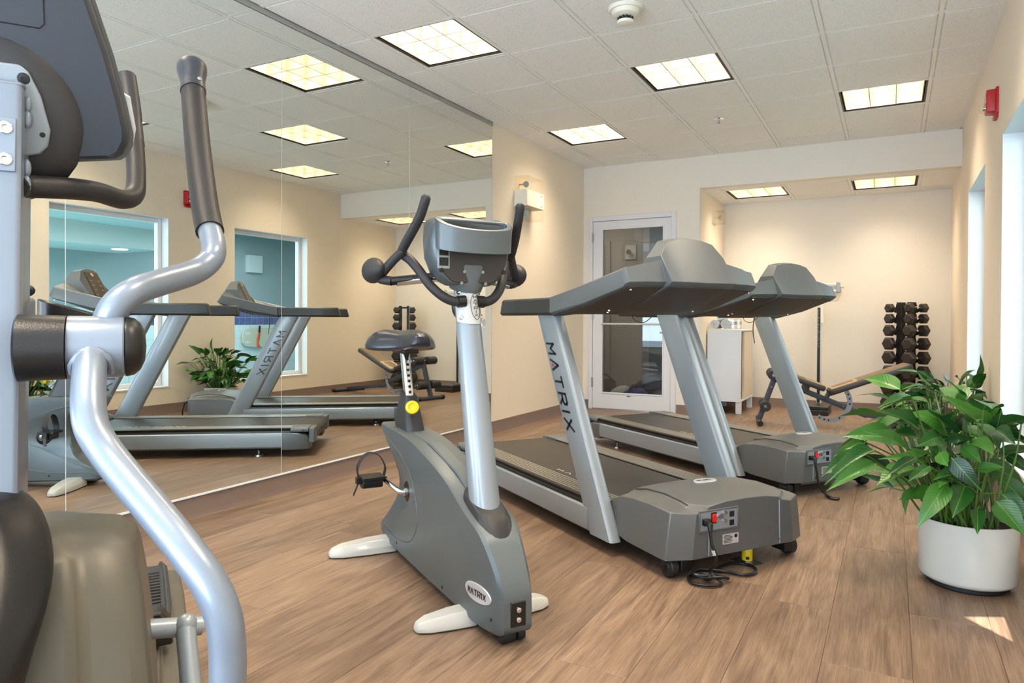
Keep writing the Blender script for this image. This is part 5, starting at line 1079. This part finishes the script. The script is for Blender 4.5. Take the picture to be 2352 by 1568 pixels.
# ------------------------------------------------------------------ alcove: cabinet, towels, bottles, scale, bench, dumbbell tower
def alcove():
    t = thing('cabinet', 'white cabinet on legs with tan sliding door in the alcove', 'cabinet', (1.322, 7.76, 0))
    W_, D_ = .358, .74; z0, z1 = .13, .905; m = MB()
    m.box(0, W_, 0, .018, z0, z1); m.box(0, W_, D_ - .018, D_, z0, z1); m.box(0, W_, .018, D_ - .018, z0, z0 + .018); m.box(0, W_, .018, D_ - .018, z1 - .018, z1); m.box(0, .012, .018, D_ - .018, z0 + .018, z1 - .018); m.build('body', 'cabinet_white', t, bev=.0015)
    MB().box(.012, W_ - .03, .018, D_ - .018, .50, .518).build('shelf', 'cabinet_white', t)
    MB().box(W_ - .022, W_ - .008, .20, D_ - .03, z0 + .024, z1 - .024).build('sliding_door', 'cabinet_cream', t, bev=.002)
    m = MB(); m.box(W_ - .026, W_ - .002, .19, .2, z0 + .024, z1 - .024); m.build('door_pull', 'cabinet_cream', t)
    for x in (.04, W_ - .03):
        for y in (.04, D_ - .05): MB().box(x - .028, x + .028, y - .024, y + .024, 0, z0).build('leg', 'cabinet_white', t, bev=.003)
    def towel(name, lab, loc, r, L, grp='rolled white towels'):
        q = thing(name, lab, 'towel', loc, 0, grp); m = MB(); n = 70
        sp = [((r - .0018 - (r - .012) * k / n) * cos(k * .42), (r - .0018 - (r - .012) * k / n) * sin(k * .42)) for k in range(n)]
        th = .0075
        def ringpts(y): return [(a, y, b + r) for a, b in sp] + [(a * (1 - th / max(hypot(a, b), .012)), y, b * (1 - th / max(hypot(a, b), .012)) + r) for a, b in sp[::-1]]
        A_ = [(a, b + r) for a, b in sp]; B_ = [(a * (1 - th / max(hypot(a, b), .012)), b * (1 - th / max(hypot(a, b), .012)) + r) for a, b in sp]
        for (a0, b0), (a1, b1) in ((A_, B_),) if False else []: pass
        for k in range(n - 1):
            p = [A_[k], A_[k + 1], B_[k + 1], B_[k]]; e = .004 * sin(k * .9)
            vs = [(x, e, z) for x, z in p] + [(x, L, z) for x, z in p]; m.add(vs, [(0, 1, 2, 3), (7, 6, 5, 4), (0, 4, 5, 1), (3, 2, 6, 7)])
        m.build('roll', 'towel', q, ang=50)
        m = MB(); m.lathe([(0, .02), (r * .82, .02), (r * .82, L - .01), (0, L - .01)], 24, (0, 0, r), (0, 1, 0)); m.build('core', 'towel', q); return q
    towel('rolled_towel', 'left rolled white towel at the front of the cabinet top', (1.395, 7.775, .905), .056, .28)
    towel('rolled_towel', 'right rolled white towel on the cabinet, beside the bottles', (1.512, 7.775, .905), .058, .28)
    towel('rolled_towel', 'white towel stacked on top of the two lower rolls', (1.452, 7.785, 1.003), .052, .27)
    towel('rolled_towel', 'small white towel on the shelf inside the cabinet', (1.60, 7.83, .518), .045, .07); towel('rolled_towel', 'small white towel at the bottom inside the cabinet', (1.60, 7.83, .148), .04, .08)
    for k, (x, y) in enumerate(((1.585, 7.80), (1.645, 7.805))):
        q = thing('water_bottle', ('left' if k == 0 else 'right') + ' clear water bottle standing on the white cabinet', 'bottle', (x, y, .905), 0, 'clear bottles on the cabinet')
        MB().lathe([(0, 0), (.028, .001), (.03, .01), (.027, .03), (.03, .05), (.028, .07), (.03, .09), (.029, .12), (.022, .145), (.012, .16), (.012, .17), (0, .17)], 22).build('bottle', 'bottle_plastic', q)
        MB().lathe([(0, .165), (.014, .165), (.014, .182), (0, .182)], 16).build('cap', 'white_plastic', q)
        m = MB(); m.lathe([(.0302, .055), (.0302, .088), (.0298, .088), (.0298, .055)], 22); m.build('label_band', 'badge', q)
    # physician's scale
    t = thing('weighing_scale', 'upright balance-beam weighing scale against the alcove wall', 'scale', (2.36, 8.30, 0))
    m = MB(); m.box(-.14, .15, -.22, .2, .0, .055); m.build('base', 'rack_black', t, bev=.006)
    MB().box(-.145, .155, -.215, .13, .055, .098).build('platform', 'rack_black', t, bev=.01)
    m = MB(); m.box(.0, .052, .17, .20, .05, 1.42); m.build('column_back', 'white_plastic', t, bev=.002)
    m = MB(); m.box(.008, .036, .158, .17, .1, 1.15); m.build('height_rod', 'black', t)
    m = MB()
    for k in range(26): m.box(.010, .020 if k % 5 else .028, .1565, .158, .72 + k * .016, .7225 + k * .016)
    stuff(m.build('graduation_marks', 'letter_white', t, smooth=False))
    MB().box(.036, .072, .16, .19, .98, 1.42).build('column_sleeve', 'white_plastic', t, bev=.003)
    for z in (1.40, 1.335):
        m = MB(); m.box(-.1, .215, .135, .15, z - .012, z + .012); b = m.build('beam', 'cabinet_white', t, bev=.002); m = MB()
        for k in range(20): m.box(-.08 + k * .013, -.077 + k * .013, .1342, .135, z - .006, z + (.008 if k % 5 == 0 else .002))
        stuff(m.build('beam_marks', 'bag_blue', b, smooth=False))
    m = MB(); m.box(.195, .235, .13, .155, 1.315, 1.425); m.box(.235, .275, .137, .148, 1.365, 1.375); m.build('beam_end', 'bench_arc', t, bev=.003)
    m = MB(); m.loft([[(x, y, z) for x, z in ((.0, 1.22), (.21, 1.22), (.25, 1.31), (.24, 1.42), (-.03, 1.42), (-.04, 1.31))] for y in (.155, .178)]); m.build('beam_housing', 'cabinet_cream', t, bev=.004)
    # adjustable bench: local x along the beam
    t = thing('weight_bench', 'adjustable incline weight bench with tan and brown pads', 'bench', (1.958, 7.20, 0), atan2(.33, 1.64))
    def bar(name, a, b, w_, h_, mt='bench_frame'):
        a, b = V(a), V(b); d = (b - a).normalized(); n = d.cross(V((0, 1, 0))).normalized(); m = MB()
        m.loft([[p + V((0, c, 0)) + n * e for c, e in rrect(w_, h_, .006, 2)] for p in (a, b)]); return m.build(name, mt, t, ang=30)
    bar('rear_leg', (.0, 0, .045), (.145, 0, .47), .045, .05); bar('main_beam', (.13, 0, .44), (.95, 0, .115), .045, .05); bar('front_beam', (.92, 0, .127), (1.66, 0, .035), .05, .046)
    for n_, x, L in (('rear_foot', .0, .22), ('front_foot', 1.66, .27)):
        m = MB(); m.rod((x, -L, .026), (x, L, .026), .024, 18); f = m.build(n_, 'bench_frame', t)
        for s in (-1, 1): MB().lathe([(0, 0), (.0262, 0), (.0262, .045), (.022, .05), (0, .05)], 18, (x, s * (L - .04), .0262), (0, s, 0)).build('end_cap', 'rubber', f)
    for nm, x, z in (('lower_roller', .048, .185), ('upper_roller', .118, .485)):
        MB().rod((x, -.22, z), (x, .22, z), .012, 12).build('roller_axle', 'steel', t)
        for s in (-1, 1):
            m = MB(); m.lathe([(0, 0), (.045, 0), (.05, .006), (.05, .14), (.045, .146), (0, .146)], 22, (x, s * .04, z), (0, s, 0)); r_ = m.build('foam_roller', 'foam_black', t)
            MB().lathe([(0, 0), (.02, 0), (.016, .008), (0, .008)], 6, (x, s * .186, z), (0, s, 0)).build('end_nut', 'steel', r_)
    def pad(name, a, b, w0, w1, th, brk, flip):
        a, b = V(a), V(b); d = (b - a); L = d.length; d.normalize(); n = V((-d.z, 0, d.x)); m = MB(); R = []
        for f, k, kt in ((0, .72, .5), (.015, .86, .85), (.05, .97, 1), (.5, 1, 1), (.95, .97, 1), (.985, .86, .85), (1, .72, .5)):
            p = a + d * L * f; ww = w0 + (w1 - w0) * f
            R.append([p + V((0, c * k, 0)) + n * (e * kt) for c, e in rrect(ww, th, th * .42, 4)])
        m.loft(R); o = m.build(name, 'bench_side', t, ang=50)
        for nm, f0, f1, mt, inset, lift in (('pad_top', .04, brk, 'bench_tan' if flip else 'bench_brown', .0, .006), ('pad_top_end', brk, .96, 'bench_brown' if flip else 'bench_tan', .0, .006)):
            m = MB(); m.loft([[a + d * L * f + V((0, c * kk, 0)) + n * (th * .5 + h) for c, h in [(-(w0 + (w1 - w0) * f) * .45, -.012), (-(w0 + (w1 - w0) * f) * .38, lift), ((w0 + (w1 - w0) * f) * .38, lift), ((w0 + (w1 - w0) * f) * .45, -.012)]] for f, kk in ((f0, .92 if f0 < .1 else 1), (f0 + .03, 1), (f1 - .03, 1), (f1, .92 if f1 > .9 else 1))]); m.build(nm, mt, o, ang=40)
        m = MB(); f0, f1 = (.06, brk * .9) if flip else (brk * 1.05, .9); W2 = w0 * .26; m.loft([[a + d * L * f + V((0, c * kk, 0)) + n * (th * .5 + h) for c, h in ((-W2, .004), (-W2 * .9, .008), (W2 * .9, .008), (W2, .004))] for f, kk in ((f0, .6), (f0 + .08, 1), (f1, 1))]); m.build('pad_inlay', 'bench_brown', o)
        return o
    pad('seat_pad', (.18, 0, .505), (.585, 0, .358), .26, .24, .055, .55, False)
    pad('backrest_pad', (.615, 0, .325), (1.315, 0, .595), .26, .25, .055, .36, True)
    bar('seat_bracket', (.41, 0, .33), (.425, 0, .40), .05, .07); bar('back_bracket', (.585, 0, .24), (.625, 0, .315), .045, .04)
    bar('back_rail', (.63, -.05, .305), (1.2, -.05, .525), .025, .025); bar('back_rail', (.63, .05, .305), (1.2, .05, .525), .025, .025)
    m = MB(); cx, cz, r0, r1 = .625, .24, .155, .20; A = [radians(a) for a in range(-122, 42, 8)]
    A = [radians(-125 + 8 * i) for i in range(21)]
    out = [(cx + r1 * cos(a), cz + r1 * sin(a)) for a in A]; inn = [(cx + r0 * cos(a), cz + r0 * sin(a)) for a in A[::-1]]
    m.loft([[(x, y, z) for x, z in out + inn] for y in (-.036, -.03)]); arc = m.build('adjusting_arc', 'bench_arc', t, ang=30)
    for a in (-118, -104, -92, -60, -6, 10, 24): MB().lathe([(0, 0), (.009, 0), (.009, .008), (0, .008)], 12, (cx + .178 * cos(radians(a)), -.029, cz + .178 * sin(radians(a))), (0, -1, 0)).build('arc_hole', 'black', arc)
    for x, z in ((.745, .197), (.87, .13), (.11, .36)): MB().rod((x, -.034, z), (x, .034, z), .009, 10).build('bolt', 'steel', t)
    # dumbbell tower
    ax = V((.6, .8, 0)); qx = V((.8, -.6, 0)); C0 = V((3.224, 8.334, 0))
    ang = atan2(.8, .6)            # local x = dumbbell axis, local y = -q
    t = thing('dumbbell_rack', 'black vertical dumbbell tower in the alcove corner', 'rack', C0, ang)
    rows = [1.139, 1.03, .907, .77, .626, .473, .313, .157]; size = [.104, .112, .132, .144, .150, .156, .172, .172]
    for s in (-1, 1):
        x = s * .032; m = MB()
        [m.box(x - .004, x + .004, min(q * .034, q * .082), max(q * .034, q * .082), .02, 1.2) for q in (-1, 1)]; m.box(x - .004, x + .004, -.034, .034, .02, .3); m.build('upright_plate', 'rack_black', t, bev=.001)
        for side in (-1, 1):
            for k, z in enumerate(rows):
                m = MB(); hk = [(side * .08, z - .05), (side * .10, z - .048), (side * .138, z - .02), (side * .138, z + .008), (side * .128, z + .008), (side * .122, z - .014), (side * .112, z - .020), (side * .098, z - .012), (side * .088, z + .04), (side * .08, z + .055)]
                m.loft([[(x + d, y, zz) for y, zz in hk] for d in (-.004, .004)]); m.build('cradle', 'rack_black', t)
    m = MB(); m.box(-.028, .028, -.04, .04, 1.16, 1.185); m.box(-.028, .028, -.04, .04, .5, .52); m.build('cross_tie', 'rack_black', t)
    m = MB(); m.loft([[(x * k, y * k, z) for x, y in ((-.2, -.16), (.2, -.16), (.2, .16), (-.2, .16))] for z, k in ((0, 1), (.02, .98), (.055, .35))]); m.build('base', 'rack_black', t, bev=.003)
    MB().box(-.0375, -.0355, .0805, .0835, .05, 1.2).build('bright_edge', 'steel', t, smooth=False)
    ords = ['topmost', 'second from the top', 'third from the top', 'fourth from the top', 'fifth from the top', 'sixth from the top', 'seventh from the top', 'lowest']
    for side, nm in ((1, 'left'), (-1, 'right')):
        base = None
        for k, z in enumerate(rows):
            R_ = size[k] / 2; hl = .048 + R_ * .35; gap = .074
            p = C0 + qx * (-side * .112); q = thing('dumbbell', 'black hexagonal dumbbell, %s in the %s column of the tower' % (ords[k], nm), 'dumbbell', (p.x, p.y, z), ang, 'hexagonal dumbbells on the tower')
            for s in (-1, 1):
                m = MB(); hexr = lambda x, kk: [(x, R_ * kk * cos(radians(60 * i)), R_ * kk * sin(radians(60 * i))) for i in range(6)]
                m.loft([hexr(s * gap, .80), hexr(s * (gap + R_ * .25), 1), hexr(s * (gap + hl * .75), 1), hexr(s * (gap + hl * .95), .72)]); m.build('head', 'dumbbell_rubber', q, bev=.003, ang=25)
            m = MB(); m.lathe([(.013, -.08), (.0165, -.058), (.0135, -.035), (.0172, -.014), (.0172, .014), (.0135, .035), (.0165, .058), (.013, .08)], 16, (0, 0, 0), (1, 0, 0)); m.build('handle', 'chrome', q)
alcove()
